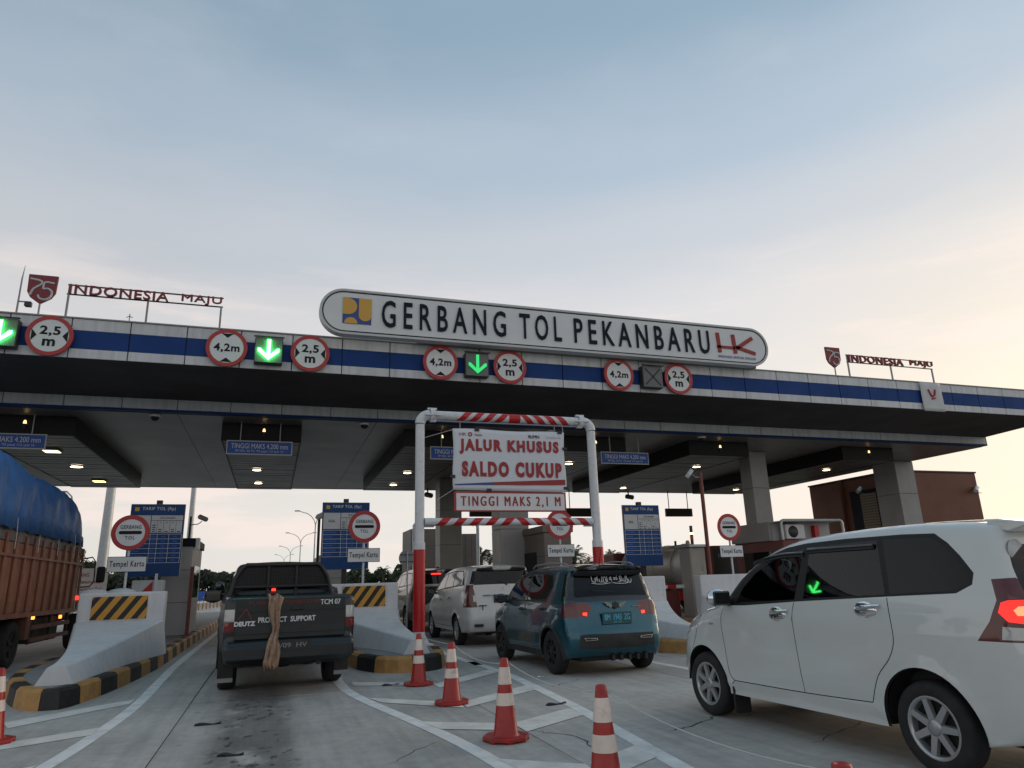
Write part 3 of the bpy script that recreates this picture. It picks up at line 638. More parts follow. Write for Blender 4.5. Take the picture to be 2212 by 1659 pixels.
# shield and slogan letters on the roof edge
def shield(x, label):
    t = thing('shield_emblem', label, 'emblem', (x, 18.25, 7.72), group='red shields on the canopy roof')
    z0, w, hh = .37, .31, .74
    o_ = [(-w, hh), (w, hh), (w*.96, .30), (w*.72, .16), (0, 0), (-w*.72, .16), (-w*.96, .30)]
    P = [(a, z0+b) for a, b in o_]
    mb_ = MB(); mb_.prism(P, -.03, .03); mb_.build('plate', 'maroon', t, bevel=.01)
    mb_ = MB(); mb_.tube([(0, 0, 0), (0, 0, z0+.1)], .022, 8); mb_.build('stem', 'metal_grey', t)
    g = grp('numeral', t, (0, -.034, z0))
    for pts in ([(-.26, .62), (-.04, .58), (-.02, .50), (-.17, .36), (-.22, .20)], [(.25, .54), (.05, .55), (.03, .38)], [(.03, .38), (.14, .39), (.22, .31), (.19, .17), (.08, .11), (-.02, .14), (-.06, .22)]):
        q = dense(pts, 5); mb_ = MB(); mb_.tube([(a, 0, b) for a, b in q], .026, 6); mb_.build('stroke', 'sign_grey', g)
shield(-5.62, 'larger red shield with 75 on the left roof edge'); shield(17.85, 'red shield with 75 on the right roof edge')
def slogan(x0, x1, z0, z1, y, posts, label):
    t = thing('slogan_letters', label, 'sign', ((x0+x1)/2, y, 7.72), group='slogan letters on the canopy roof')
    c = (x0+x1)/2
    w = x1-x0; zl, zh = z0-7.72, z1-7.72
    txt('INDONESIA', 'maroon', t, x0+w*.32-c, -.03, (zl+zh)/2, w*.635, zh-zl, .06, .02, 1.1, split=True); txt('MAJU', 'maroon', t, x1-w*.14-c, -.03, (zl+zh)/2, w*.275, zh-zl, .06, .02, 1.1, split=True)
    for z in (zl, zh):
        mb_ = MB(); mb_.box(x0-c-.04, x1-c+.02, .01, .04, z-.015, z+.015); mb_.build('rail', 'metal_dark', t)
    for k, x in enumerate(posts):
        mb_ = MB(); mb_.box(x-c-.022, x-c+.022, .005, .045, 0.0, (zh if k == 0 else zl)); mb_.build('post', 'metal_grey', t)
slogan(-5.02, -1.6, 8.36, 8.60, 18.1, (-5.02, -3.30, -1.62), 'red INDONESIA MAJU letters on the left roof edge')
slogan(18.42, 22.22, 8.34, 8.60, 18.2, (18.42, 20.3, 22.2), 'red INDONESIA MAJU letters on the right roof edge')
t = thing('flag_mast', 'thin mast with small floodlight behind the left shield', 'mast', (-6.08, 18.3, 7.72))
mb_ = MB(); mb_.tube([(0, 0, 0), (0, 0, 1.0), (.02, 0, 1.35)], [.025, .018, .004], 8); mb_.build('mast_pole', 'metal_grey', t)
mb_ = MB(); mb_.tube([(0, 0, .42), (.2, -.05, .40)], .018, 6); mb_.build('arm', 'metal_grey', t)
mb_ = MB(); mb_.box(.16, .30, -.12, .0, .28, .40); mb_.build('floodlight', 'metal_dark', t, bevel=.01)
t = thing('lightning_rod', 'tiny spiked rod behind the left slogan letters', 'rod', (-3.72, 18.4, 7.72))
mb_ = MB(); mb_.tube([(0, 0, 0), (0, 0, .36)], .012, 6); mb_.build('rod', 'metal_grey', t)
for s in (-1, 1):
    mb_ = MB(); mb_.tube([(0, 0, .30), (s*.07, 0, .26)], .01, 5); mb_.build('prong', 'metal_grey', t)
# banner hung over the fascia at right
t = thing('hanging_banner', 'pale cloth banner with red mark hung over the right fascia', 'banner', (21.6, 17.93, 6.65))
mb_ = MB(); v = []; f = []
for i in range(7):
    for j in range(9): v.append((-.47+.157*i, .012*math.sin(i*1.7+j*.4)-.02, .13*j+0.02))
for i in range(6):
    for j in range(8): f.append((i*9+j, (i+1)*9+j, (i+1)*9+j+1, i*9+j+1))
mb_.add(v, f, True); o = mb_.build('cloth', 'sign_grey', t); o.modifiers.new('s', 'SOLIDIFY').thickness = .004
for pts in ([(-.16, .80), (-.06, .58), (.0, .54)], [(.16, .80), (.10, .60), (.02, .56)], [(-.05, .46), (.10, .50)]):
    mb_ = MB(); mb_.tube([(a, -.045, b) for a, b in pts], .03, 6); mb_.build('mark_stroke', 'sign_red', t)

# ------------------------------------------------------------------ hanging height signs and displays
def hang_sign(x, label):
    t = thing('height_sign', label, 'sign', (x, 22.0, 5.26), group='blue height signs hanging under the canopy')
    mb_ = MB(); mb_.box(-.93, .93, -.02, .02, 0, .42); mb_.build('frame', 'sign_grey', t)
    mb_ = MB(); mb_.box(-.90, .90, -.026, -.021, .03, .39); mb_.build('panel', 'sign_blue', t)
    txt('TINGGI MAKS 4.200 mm', 'text_white', t, 0, -.03, .255, 1.60, .15, .004, .008); txt("PP NO. 44 Th. '93 pasal 115 ayat 1b", 'text_white', t, 0, -.03, .10, 1.34, .085, .004)
    for s in (-1, 1):
        mb_ = MB(); mb_.tube([(s*.56, 0, .42), (s*.56, 0, .985)], .016, 8); mb_.build('hanger', 'galv', t)
hang_sign(-7.02, 'blue TINGGI MAKS sign at far left above the blue tarpaulin')
hang_sign(-.56, 'blue TINGGI MAKS sign hanging over the pickup lane')
hang_sign(5.54, 'blue TINGGI MAKS sign half hidden behind the white banner')
hang_sign(11.58, 'blue TINGGI MAKS sign hanging right of the white portal')
def led_panel(x, w, label):
    t = thing('display_panel', label, 'display', (x, 36.3, 4.78), group='dark displays on the rear canopy edge')
    mb_ = MB(); mb_.box(-w/2, w/2, -.08, .08, 0, .46); mb_.build('housing', 'led_housing', t, bevel=.015)
    for k in range(3):
        mb_ = MB(); mb_.box(-w/2+.05+k*(w-.1)/3+.01, -w/2+.05+(k+1)*(w-.1)/3-.01, -.088, -.081, .05, .41); mb_.build('module', 'metal_dark', t)
    for s in (-1, 1):
        mb_ = MB(); mb_.tube([(s*w*.36, 0, .46), (s*w*.36, 0, 1.47)], .025, 8); mb_.build('hanger', 'metal_dark', t)
led_panel(16.1, 1.75, 'dark display panel partly hidden behind the right portal post'); led_panel(22.35, 1.75, 'dark display panel hanging beside the red camera pole'); led_panel(10.6, 1.75, 'dark display panel behind the TINGGI MAKS 2,1 M board')
# ------------------------------------------------------------------ white height-limit portals
def spiral(mb_, x0, x1, r, slant, zc_):
    """red band wrapped round a horizontal pipe along x"""
    n = 18; v = []; f = []
    for k in range(n+1):
        a = -PI*.95+2*PI*.95*k/n; off = slant*a*r*.9
        for x in (x0, x1): v.append((x+off, -math.cos(a)*r, zc_+math.sin(a)*r))
    for k in range(n): f.append((2*k, 2*k+1, 2*k+3, 2*k+2))
    mb_.add(v, f, True)
def portal(x0, x1, y, top, bar, label, full=True, z0=.245):
    t = thing('height_portal', label, 'height barrier', ((x0+x1)/2, y, z0)); c = (x0+x1)/2; hw = (x1-x0)/2; zt = top-z0; zb = bar-z0
    r = .098
    for s in (-1, 1):
        g = grp('post', t)
        mb_ = MB(); mb_.tube([(s*hw, 0, .0), (s*hw, 0, zt-.22)] , r, 20); mb_.build('pipe', 'pipe_white', g)
        mb_ = MB(); mb_.lathe([(r+.002, 0.12), (r+.02, .12), (r+.02, 1.95), (r+.012, 1.98), (r, 1.98)], 20, (s*hw, 0, 0), sharp=True); mb_.build('sleeve', 'pipe_white', g)
        mb_ = MB(); mb_.lathe([(r+.0235, .25), (r+.0235, 1.83)], 20, (s*hw, 0, 0)); mb_.build('red_band', 'stripe_red', g)
        mb_ = MB(); mb_.box(s*hw-.24, s*hw+.24, -.24, .24, 0, .03)
        for a, b in ((1, 0), (-1, 0), (0, 1), (0, -1)):
            mb_.prism([(0, .03), (.12, .03), (.0, .26)], -.012, .012) if False else None
            X, Y_ = s*hw+a*.11, b*.11
            mb_.hexa([(X-.10*abs(a)-.012*abs(b), Y_-.10*abs(b)-.012*abs(a), .03), (X+.10*abs(a)+.012*abs(b), Y_-.10*abs(b)-.012*abs(a), .03), (X+.10*abs(a)+.012*abs(b), Y_+.10*abs(b)+.012*abs(a), .03), (X-.10*abs(a)-.012*abs(b), Y_+.10*abs(b)+.012*abs(a), .03)],
                     [(s*hw+a*.05-.012, b*.05-.012, .30), (s*hw+a*.05+.012, b*.05-.012, .30), (s*hw+a*.05+.012, b*.05+.012, .30), (s*hw+a*.05-.012, b*.05+.012, .30)])
        mb_.build('base_plate', 'pipe_white', g)
        mb_ = MB(); pts = [(s*(hw-.20+.20*math.sin(a)), 0, zt-.20+.20*math.cos(a)) for a in [PI/2*k/8 for k in range(9)]]
        mb_.tube(pts, r+.012, 18); mb_.build('elbow', 'pipe_white', g)
        mb_ = MB()
        mb_.lathe([(r+.02, -.05), (r+.045, -.05), (r+.045, .05), (r+.02, .05)], 18, (s*(hw-.26), 0, zt), axis='x', sharp=True)
        mb_.box(s*(hw-.26)-.10, s*(hw-.26)+.10, -.03, .03, zt+r+.02, zt+r+.06); mb_.box(s*(hw-.26)-.17, s*(hw-.26)+.17, -r-.06, -r-.02, zt-.03, zt+.0)
        mb_.box(s*(hw-.28)-.06, s*(hw-.28)+.06, -.05, .05, zt-r-.05, zt-r); mb_.build('clamp', 'pipe_white', g)
    g = grp('top_bar', t)
    mb_ = MB(); mb_.tube([(-hw+.2, 0, zt), (hw-.2, 0, zt)], r, 20); mb_.build('pipe', 'pipe_white', g)
    a, b = -hw+.84, hw-.60; n = 9; st = (b-a)/n
    for k in range(n):
        x = a+st*(k+.5)
        mb_ = MB(); spiral(mb_, x-st*.29-(0 if k != 4 else .05), x+st*.29+(0 if k != 4 else .05), r+.003, (-1. if k < 4 else 1. if k > 4 else 0.)*-1, zt) if full else mb_.box(x-.05, x+.05, -.1, .1, zt-.1, zt+.1)
        mb_.build('red_stripe', 'stripe_red', g)
    mb_ = MB(); mb_.box(-hw+.3, hw-.3, -.015, .015, zt-r-.035, zt-r-.012); mb_.build('under_rail', 'metal_grey', g)
    if not full: return t
    g = grp('lower_bar', t); rb = .078
    mb_ = MB(); mb_.tube([(-hw+.1, -.02, zb), (hw-.1, -.02, zb)], rb, 20); mb_.build('pipe', 'pipe_white', g)
    n = 10; st = (2*hw-.5)/n
    for k in range(n):
        x = -hw+.32+st*(k+.5); mb_ = MB(); spiral(mb_, x-st*.27, x+st*.27, rb+.003, 1. if k < 5 else -1., zb)
        for i, q in enumerate(mb_.v): mb_.v[i] = (q[0], q[1]-.02, q[2])
        mb_.build('red_stripe', 'stripe_red', g)
    mb_ = MB(); mb_.box(-hw+.08, -hw+.3, -.04, .04, zb-rb-.03, zb-rb-.004); mb_.box(hw-.3, hw-.08, -.04, .04, zb-rb-.03, zb-rb-.004); mb_.build('bracket', 'metal_grey', g)
    return t
portal(2.82, 6.80, 14.5, 4.895, 2.63, 'white pipe portal with red stripes around the lane of the teal hatchback')

# cloth banner tied to the portal
t = thing('lane_banner', 'white cloth banner reading JALUR KHUSUS SALDO CUKUP in the portal', 'banner', (4.78, 14.36, 3.28))
nx, nz_ = 33, 17; W_, H_ = 2.56, 1.31; v = []; f = []
def wob(x, z): return .004*math.sin(3.1*x+1.3*z)+.0035*math.sin(9*x-5*z)+.004*math.exp(-((x-.9)**2+(z-1.2)**2)*6)
for i in range(nx):
    for j in range(nz_):
        u, w_ = i/(nx-1), j/(nz_-1); x = (u-.5)*W_; z = w_*H_
        z += .012*math.sin(u*9)*(w_) - .03*u*(1-w_)+.04*u*w_*0; x += .02*math.sin(w_*7)*(1 if u > .5 else -1)*abs(u-.5)*1.2
        v.append((x, wob(x, z), z))
for i in range(nx-1):
    for j in range(nz_-1): f.append((i*nz_+j, (i+1)*nz_+j, (i+1)*nz_+j+1, i*nz_+j+1))
mb_ = MB(); mb_.add(v, f, True); o = mb_.build('cloth', 'banner_white', t); o.modifiers.new('s', 'SOLIDIFY').thickness = .003
txt('JALUR KHUSUS', 'text_red', t, .0, -.0125, .93, 2.28, .335, .003, .075, 1.3, split=True); txt('SALDO CUKUP', 'text_red', t, .05, -.0125, .45, 2.28, .335, .003, .075, 1.3, split=True)
txt('HK', 'text_red', t, -1.06, -.0125, 1.195, .15, .065, .003); txt('TRANS', 'maroon', t, -.72, -.0125, 1.185, .17, .04, .003); txt('BUMN', 'text_darkblue', t, .56, -.0125, 1.19, .25, .07, .003, .01); txt('INDONESIA MAJU', 'sign_grey', t, 1.03, -.0125, 1.18, .36, .055, .003)
mb_ = MB(); ringpoly(mb_, -.90, 1.195, .022, .048, -.0145, -.0115, 20); mb_.build('round_logo', 'text_red', t)
mb_ = MB(); mb_.prism([(-1.25, .12), (-.40, .17), (-.40, .11), (-1.25, .10)], -.0145, -.0115); mb_.build('blue_wedge', 'logo_blue', t)
mb_ = MB(); mb_.prism([(-.40, .11), (-.40, .17), (1.26, .25), (1.26, .13)], -.0145, -.0115); mb_.build('red_wedge', 'text_red', t)
for x, z in ((-.75, 1.30), (1.18, 1.31), (1.29, .94), (-1.29, .28), (1.27, .06), (-.5, -.0)):
    mb_ = MB(); mb_.box(x-.05, x+.05, -.03, .02, z-.03, z+.03); mb_.build('tape', 'black_plastic', t)
for p, q in (((-1.27, 0, 1.29), (-1.9, .1, 1.1)), ((1.27, 0, 1.29), (1.3, .12, 1.52)), ((-1.25, 0, .02), (-1.6, .1, -.2))):
    mb_ = MB(); mb_.tube([p, q], .006, 5); mb_.build('cord', 'rope_white', t)
t = thing('height_board', 'white board with red frame reading TINGGI MAKS 2,1 M', 'sign', (4.79, 14.40, 2.83))
mb_ = MB(); mb_.box(-1.26, 1.26, -.02, .02, 0, .42); mb_.build('frame', 'sign_red', t, bevel=.006)
mb_ = MB(); mb_.box(-1.22, 1.22, -.026, -.021, .03, .385); mb_.build('panel', 'sign_white', t)
txt('TINGGI MAKS 2,1 M', 'text_red', t, 0.0, -.03, .205, 2.25, .235, .005, .05, 1.4, split=True)
mb_ = MB(); mb_.box(-1.2, 1.2, .021, .05, .415, .44); mb_.build('top_rail', 'metal_grey', t)
for s in (-1, 1):
    mb_ = MB(); mb_.tube([(s*1.1, .06, .42), (s*1.1, .08, 2.0)], .012, 6); mb_.build('hanger', 'metal_grey', t)
portal(7.85, 11.75, 42.0, 4.9, 2.6, 'far plain white pipe portal seen behind the toll gate', full=False, z0=0.0)

# ------------------------------------------------------------------ traffic cones and their rope
def cone(x, y, label, rz=0., tilt=0.):
    t = thing('traffic_cone', label, 'traffic cone', (x, y, 0), rz, 'red traffic cones on the road')
    H_ = .70
    def R(z): return .036+(.118-.036)*(1-z/H_)
    mb_ = MB(); n = 8; o_ = []
    for k in range(n):
        a = 2*PI*(k+.5)/n; o_.append((.215*math.cos(a), .215*math.sin(a)))
    mb_.prism(o_, .012, .045, 'xy')
    for k in range(n):
        a = 2*PI*(k+.5)/n; mb_.box(.19*math.cos(a)-.02, .19*math.cos(a)+.02, .19*math.sin(a)-.02, .19*math.sin(a)+.02, 0, .014)
    mb_.build('base', 'cone_red', t, bevel=.004)
    mb_ = MB(); mb_.lathe([(R(0)+.012, .045), (R(.06), .065), (R(H_*.62)*1.0, H_*.62), (R(H_), H_-.006), (R(H_)-.008, H_), (R(H_)-.02, H_-.01), (.014, H_-.03)], 28); mb_.build('body', 'cone_red', t)
    for a, b in ((.425, .575), (.68, .89)):
        mb_ = MB(); mb_.lathe([(R(H_*a)+.0035, H_*a), (R(H_*b)+.0035, H_*b)], 28); mb_.build('reflective_band', 'cone_band', t)
    return t
CN = [(2.09, 10.75), (2.13, 8.89), (2.11, 6.70), (2.14, 4.65), (2.04, 2.36)]
for (x, y), lb, rz in zip(CN, ('farthest red and white traffic cone, right behind the pickup', 'second farthest red and white traffic cone of the row', 'red and white traffic cone in the middle of the row', 'nearest tall red and white traffic cone, cut by the lower edge', 'red cone tip just above the lower picture edge'), (.1, .5, .25, .0, .3)): cone(x, y, lb, rz)
cone(-2.54, 8.85, 'orange-red cone cut by the left picture edge')
pts = []
for (a, b) in zip(CN[1:], CN[2:]):
    for k in range(12):
        u = k/12; sag = .14*4*u*(1-u)
        pts.append((a[0]+(b[0]-a[0])*u+.045, a[1]+(b[1]-a[1])*u, .655-sag*.5))
pts.append((CN[-1][0]+.045, CN[-1][1], .655))
mb_ = MB(); mb_.tube([(CN[0][0]+.04, CN[0][1], .64)]+pts, .0035, 5); tag(mb_.build('rope', 'rope_white'), 'thin pale string tied from cone to cone', 'string')
# ------------------------------------------------------------------ vehicle bodies
mat('trim_black', (.012, .012, .013), .45, spec=.3); mat('seam', (.012, .012, .013), .7); mat('tyre', (.016, .016, .017), .82, noise=(9, .3)); mat('rim_silver', (.42, .43, .44), .32, .75); mat('rim_black', (.012, .012, .013), .35, .3)
mat('wheel_well', (.008, .008, .008), .9); mat('cabin', (.03, .03, .032), .8); mat('lamp_clear', (.42, .42, .42), .15, .3)
mat('lamp_red', (.15, .010, .010), .15, coat=.5); mat('lamp_red_dark', (.09, .010, .010), .15, coat=.5); mat('lamp_red_lit', (1., .035, .02), .3, emit=2.2)
mat('lamp_red_glow', (1., .03, .02), .3, emit=.75); mat('lamp_core', (1., .14, .06), .3, emit=2.6); mat('amber_lit', (1., .30, .04), .3, emit=3.); mat('plate_black', (.015, .016, .018), .4); mat('plate_teal', (.012, .075, .085), .4)
mat('white_paint', (.56, .585, .57), .30, coat=1., noise=(1.3, .05), scuff=.05); mat('pearl_paint', (.58, .585, .57), .28, coat=.6)
mat('teal_paint', (.004, .082, .122), .28, .6, coat=.8, noise=(2, .1)); mat('black_gloss', (.010, .011, .013), .18, coat=.6)
mat('green_paint_and_reflection', (.007, .012, .0135), .38, .1, coat=.3, noise=(1.5, .2)); mat('silver_paint', (.26, .25, .235), .32, .6, coat=.6, noise=(1.5, .1))
mat('dirty_black', (.028, .027, .025), .7, noise=(5, .35)); mat('cloth_tan', (.36, .235, .16), .9, noise=(14, .4), bump=(38, 1.0))
glass('glass_dark', (.025, .026, .028), .75); glass('glass_tint', (.12, .125, .13), .9); glass('glass_mid', (.20, .21, .21), 1.2); glass('glass_clear', (.5, .52, .5), 1.2)
def cr_chain(ctrl, n=7):
    segs = []; cur = [ctrl[0]]
    for c in ctrl[1:]:
        cur.append(c)
        if len(c) > 4 and c[4]: segs.append(cur); cur = [c]
    if len(cur) > 1: segs.append(cur)
    out_ = []; idx = {}
    ci = 0
    for sg in segs:
        P = [np.array(q[:4], float) for q in sg]; P = [2*P[0]-P[1]]+P+[2*P[-1]-P[-2]]
        for i in range(1, len(P)-2):
            a, b, c, d = P[i-1:i+3]; L = np.hypot(*(c-b)[:2]); m = max(2, int(L/.055))
            idx[ci] = len(out_); ci += 1
            for k in range(m):
                t = k/m; q = .5*(2*b+(c-a)*t+(2*a-5*b+4*c-d)*t*t+(3*b-a-3*c+d)*t**3)
                lin = b+(c-b)*t; q[2:] = lin[2:]; out_.append(q)
    out_.append(np.array(ctrl[-1][:4], float)); idx[ci] = len(out_)-1
    return np.array(out_), idx
def pip(P, poly):
    x, y = P[:, 0], P[:, 1]; ins = np.zeros(len(P), bool); n = len(poly)
    for i in range(n):
        x0, y0 = poly[i]; x1, y1 = poly[(i+1) % n]
        if y0 == y1: continue
        c = ((y0 > y) != (y1 > y)) & (x < (x1-x0)*(y-y0)/(y1-y0)+x0); ins ^= c
    return ins
def segdist(P, A, B):
    """distance of points to segments; returns min distance, index, parameter"""
    d = B-A; L = np.maximum((d**2).sum(1), 1e-12)
    t = np.clip(((P[:, None]-A[None])*d[None]).sum(2)/L[None], 0, 1)
    q = A[None]+t[..., None]*d[None]; D = np.sqrt(((P[:, None]-q)**2).sum(2)); i = D.argmin(1); r = np.arange(len(P))
    return D[r, i], i, t[r, i]
def resample(poly, step, closed=True):
    r = []; n = len(poly)
    for i in range(n if closed else n-1):
        a = np.array(poly[i], float); b = np.array(poly[(i+1) % n], float); m = max(1, int(np.hypot(*(b-a))/step))
        r += [a+(b-a)*k/m for k in range(m)]
    if not closed: r.append(np.array(poly[-1], float))
    return r
def cdt(boundary, cons, grid):
    V = []; E = []
    def chain(pts, closed):
        o = len(V); V.extend(pts); n = len(pts)
        for i in range(n-1 if not closed else n): E.append((o+i, o+(i+1) % n))
    chain([np.array(p) for p in boundary], True)
    for c in cons: chain(c, True)
    S_ = [(V[a], V[b]) for a, b in E]; A = np.array([s[0] for s in S_]); B = np.array([s[1] for s in S_])
    g = np.array(grid); g = g[pip(g, boundary)]; D, _, _ = segdist(g, A, B); g = g[D > .013]
    pts = [Vector((float(p[0]), float(p[1]))) for p in V]+[Vector((float(p[0]), float(p[1]))) for p in g]
    r = delaunay_2d_cdt(pts, E, [], 0, 1e-5)
    ov = np.array([(p.x, p.y) for p in r[0]]); of = np.array([f for f in r[2]], int)
    cen = ov[of].mean(1); of = of[pip(cen, boundary)]
    return ov, of
def seam_poly(pl, w):
    pl = [Vector(p) for p in pl]; L = []; R = []
    for i, p in enumerate(pl):
        d = (pl[min(i+1, len(pl)-1)]-pl[max(i-1, 0)]).normalized(); n = Vector((-d.y, d.x))*w/2; L.append(tuple(p+n)); R.append(tuple(p-n))
    return L+R[::-1]
def shell(root, S, paint):
    T, idx = cr_chain(S['top']); ts, tz, tR, tc_ = T.T; A2, B2 = T[:-1, :2], T[1:, :2]
    wz, ws = np.array(S['wz']), np.array(S['ws']); wz = wz[wz[:, 0].argsort()]; ws = ws[ws[:, 0].argsort()]
    arches = S['arches']; sill = S['sill']
    def W(P):
        s, z = P[:, 0], P[:, 1]
        w = sum(np.interp(z+k, wz[:, 0], wz[:, 1]) for k in (-.05, -.025, 0, .025, .05))/5 - sum(np.interp(s+k, ws[:, 0], ws[:, 1]) for k in (-.06, 0, .06))/3
        for (sa, za, ra) in arches:
            d = np.hypot(s-sa, z-za)-ra; w = w+S.get('flare', .014)*np.exp(-(np.maximum(d, 0)/.055)**2)*(z < za+ra+.2)
        for (z0, dep, wd) in S.get('creases', []): w = w+dep*np.exp(-((z-z0)/wd)**2)*(s > S.get('crease_s', (-9, 9))[0])*(s < S.get('crease_s', (-9, 9))[1])
        D, i, t = segdist(P, A2, B2); R = tR[i]+(tR[np.minimum(i+1, len(tR)-1)]-tR[i])*t
        q = np.clip(1-D/np.maximum(R, 1e-4), 0, 1); return w-R*(1-np.sqrt(np.maximum(0, 1-q*q)))
    # side outline with wheel arches
    bd = [tuple(p) for p in T[:, :2]]
    for (sa, za, ra) in sorted(arches):
        th = math.asin(max(-1, min(1, (sill-za)/ra))); n = 26
        bd += [(sa+ra*math.cos(a), za+ra*math.sin(a)) for a in np.linspace(PI-th, th, n)]
    seams = [resample(seam_poly(dense(p, 4) if len(p) > 2 else p, S.get('gap', .010)), .06) for p in S.get('seams', [])]
    regs = S['side']; cons = seams+[resample(r[2], .06) for r in regs]
    g = S.get('grid', .075); s0, s1 = ts.min(), ts.max(); z0, z1 = min(sill, tz.min()), tz.max()
    grid = [(s, z) for s in np.arange(s0, s1, g) for z in np.arange(z0, z1, g*.8)]
    dirs = np.gradient(T[:, :2], axis=0); nn = np.stack([-dirs[:, 1], dirs[:, 0]], 1); nn /= np.maximum(np.hypot(*nn.T), 1e-9)[:, None]
    for fr in (.06, .2, .42, .7, 1.0): grid += [tuple(T[i, :2]+nn[i]*fr*tR[i]) for i in range(len(T)) if tR[i] > .02]
    for (sa, za, ra) in arches:
        for dr in (.03, .07): grid += [(sa+(ra+dr)*math.cos(a), za+(ra+dr)*math.sin(a)) for a in np.linspace(-.2, PI+.2, 24)]
    ov, of = cdt(bd, cons, grid)
    w = W(ov); cen = ov[of].mean(1); lab = np.full(len(of), -1)
    for k in range(len(regs)-1, -1, -1): lab[pip(cen, regs[k][2])] = k
    sm_ = np.zeros(len(of), bool)
    for q in seams: sm_ |= pip(cen, [tuple(p) for p in q])
    lab[sm_ & ~np.isin(lab, [k for k, r in enumerate(regs) if r[0] in ('window', 'tail_lamp')])] = -2
    V = []; F = []; K = []
    for sd_ in (-1, 1):
        o = len(V); V += [(sd_*a, p[0], p[1]) for a, p in zip(w, ov)]
        for f, l in zip(of, lab):
            F.append(tuple(o+i for i in (f if sd_ > 0 else f[::-1])))
            K.append(('body', 'C') if l == -1 else ('seam', 'C') if l == -2 else (regs[l][0], (regs[l][3] if len(regs[l]) > 3 else l, sd_), regs[l][1]))
    # orientation of side faces: outward for +x side
    # the over-the-top band
    acc = np.concatenate([[0], np.cumsum(np.hypot(*np.diff(T[:, :2], axis=0).T))]); wb = W(T[:, :2])
    out_n = np.stack([dirs[:, 1], -dirs[:, 0]], 1); out_n /= np.maximum(np.hypot(*out_n.T), 1e-9)[:, None]
    ir = idx[S['rear_from']]; ifr = idx[S['front_to']]
    def tval(kind, v):
        if kind == 'rear': zz = tz[ir:]; return float(np.interp(-v, -np.minimum.accumulate(zz), acc[ir:]))
        if kind == 'front': return float(np.interp(v, np.maximum.accumulate(tz[:ifr+1]), acc[:ifr+1]))
        return float(np.interp(-v, -ts[ifr:ir+1], acc[ifr:ir+1]))
    breg = []
    for (nm, m, kind, poly, *key) in S['band']:
        pl = [(x, tval(kind, v)) for x, v in poly]; breg.append((nm, m, [tuple(p) for p in resample(pl, .07)], key[0] if key else None))
    bb = [(wb[i], acc[i]) for i in range(len(T))]+[(-wb[i], acc[i]) for i in range(len(T)-1, -1, -1)]
    grid = [(u*wb[i], acc[i]) for i in range(len(T)) for u in np.linspace(-.96, .96, 15)]
    bv, bf = cdt(bb, [[np.array(p) for p in r[2]] for r in breg], grid)
    t_ = bv[:, 1]; wi = np.interp(t_, acc, wb); u = np.clip(bv[:, 0]/np.maximum(wi, 1e-6), -1, 1); cc = np.interp(t_, acc, tc_)*(1-u*u)
    ps = np.interp(t_, acc, ts)+np.interp(t_, acc, out_n[:, 0])*cc; pz = np.interp(t_, acc, tz)+np.interp(t_, acc, out_n[:, 1])*cc
    o = len(V); V += list(zip(bv[:, 0], ps, pz)); cen = bv[bf].mean(1); lb = np.full(len(bf), -1)
    for k in range(len(breg)-1, -1, -1): lb[pip(cen, breg[k][2])] = k
    for f, l, c in zip(bf, lb, cen):
        F.append(tuple(o+i for i in f)); K.append(('body', 'C') if l < 0 else (breg[l][0], (breg[l][3] if breg[l][3] is not None else 'b%d' % l, (1 if c[0] > 0 else -1) if breg[l][3] is not None else 0), breg[l][1]))
    V = np.array(V)
    # weld and orient
    key = {}; mp_ = np.zeros(len(V), int); VV = []
    for i, p in enumerate(V):
        q = tuple(np.round(p/2e-4).astype(int))
        if q not in key: key[q] = len(VV); VV.append(p)
        mp_[i] = key[q]
    VV = np.array(VV); F = [tuple(mp_[list(f)]) for f in F]
    ok = [len(set(f)) == 3 for f in F]; F = [f for f, k in zip(F, ok) if k]; K = [q for q, k in zip(K, ok) if k]
    Fa = np.array(F); fn = np.cross(VV[Fa[:, 1]]-VV[Fa[:, 0]], VV[Fa[:, 2]]-VV[Fa[:, 0]])
    cx = VV[Fa].mean(1); ctr = np.array([0, (s0+s1)/2, .75]); 
    inner = np.stack([np.zeros(len(cx)), np.clip(cx[:, 1], s0+.9, s1-.9), np.full(len(cx), .8)], 1)
    fl = (fn*(cx-inner)).sum(1) < 0; Fa[fl] = Fa[fl][:, ::-1]; fn[fl] *= -1
    vn = np.zeros_like(VV)
    for k in range(3): np.add.at(vn, Fa[:, k], fn)
    vn /= np.maximum(np.linalg.norm(vn, axis=1), 1e-12)[:, None]
    groups = {}
    for f, k in zip(Fa, K): groups.setdefault(k[:2] if k[0] != 'seam' else ('body', 'C'), []).append((f, k))
    made = {}
    for k, fs in groups.items():
        used = np.unique(np.array([f for f, _ in fs])); ix = {u_: i for i, u_ in enumerate(used)}
        me = bpy.data.meshes.new(k[0]); me.from_pydata([tuple(VV[i]) for i in used], [], [tuple(ix[i] for i in f) for f, _ in fs])
        if k[0] == 'body':
            me.materials.append(MATS[paint]); me.materials.append(MATS['seam']); mi = [1 if q[0] == 'seam' else 0 for _, q in fs]; me.polygons.foreach_set('material_index', mi)
        else:
            m = fs[0][1][2]; me.materials.append(MATS[paint if m == 'paint' else m])
        me.polygons.foreach_set('use_smooth', [True]*len(fs)); me.update()
        me.normals_split_custom_set_from_vertices([tuple(vn[i]) for i in used])
        o_ = bpy.data.objects.new(k[0], me); col.objects.link(o_); o_.parent = root; made.setdefault(k[0], []).append((k[1], o_))
    # dark lining just inside the sheet metal
    solid = [i for i, q in enumerate(K) if q[0] not in ('window', 'windscreen', 'rear_window')]
    fs = Fa[solid]; used = np.unique(fs); ix = {u_: i for i, u_ in enumerate(used)}
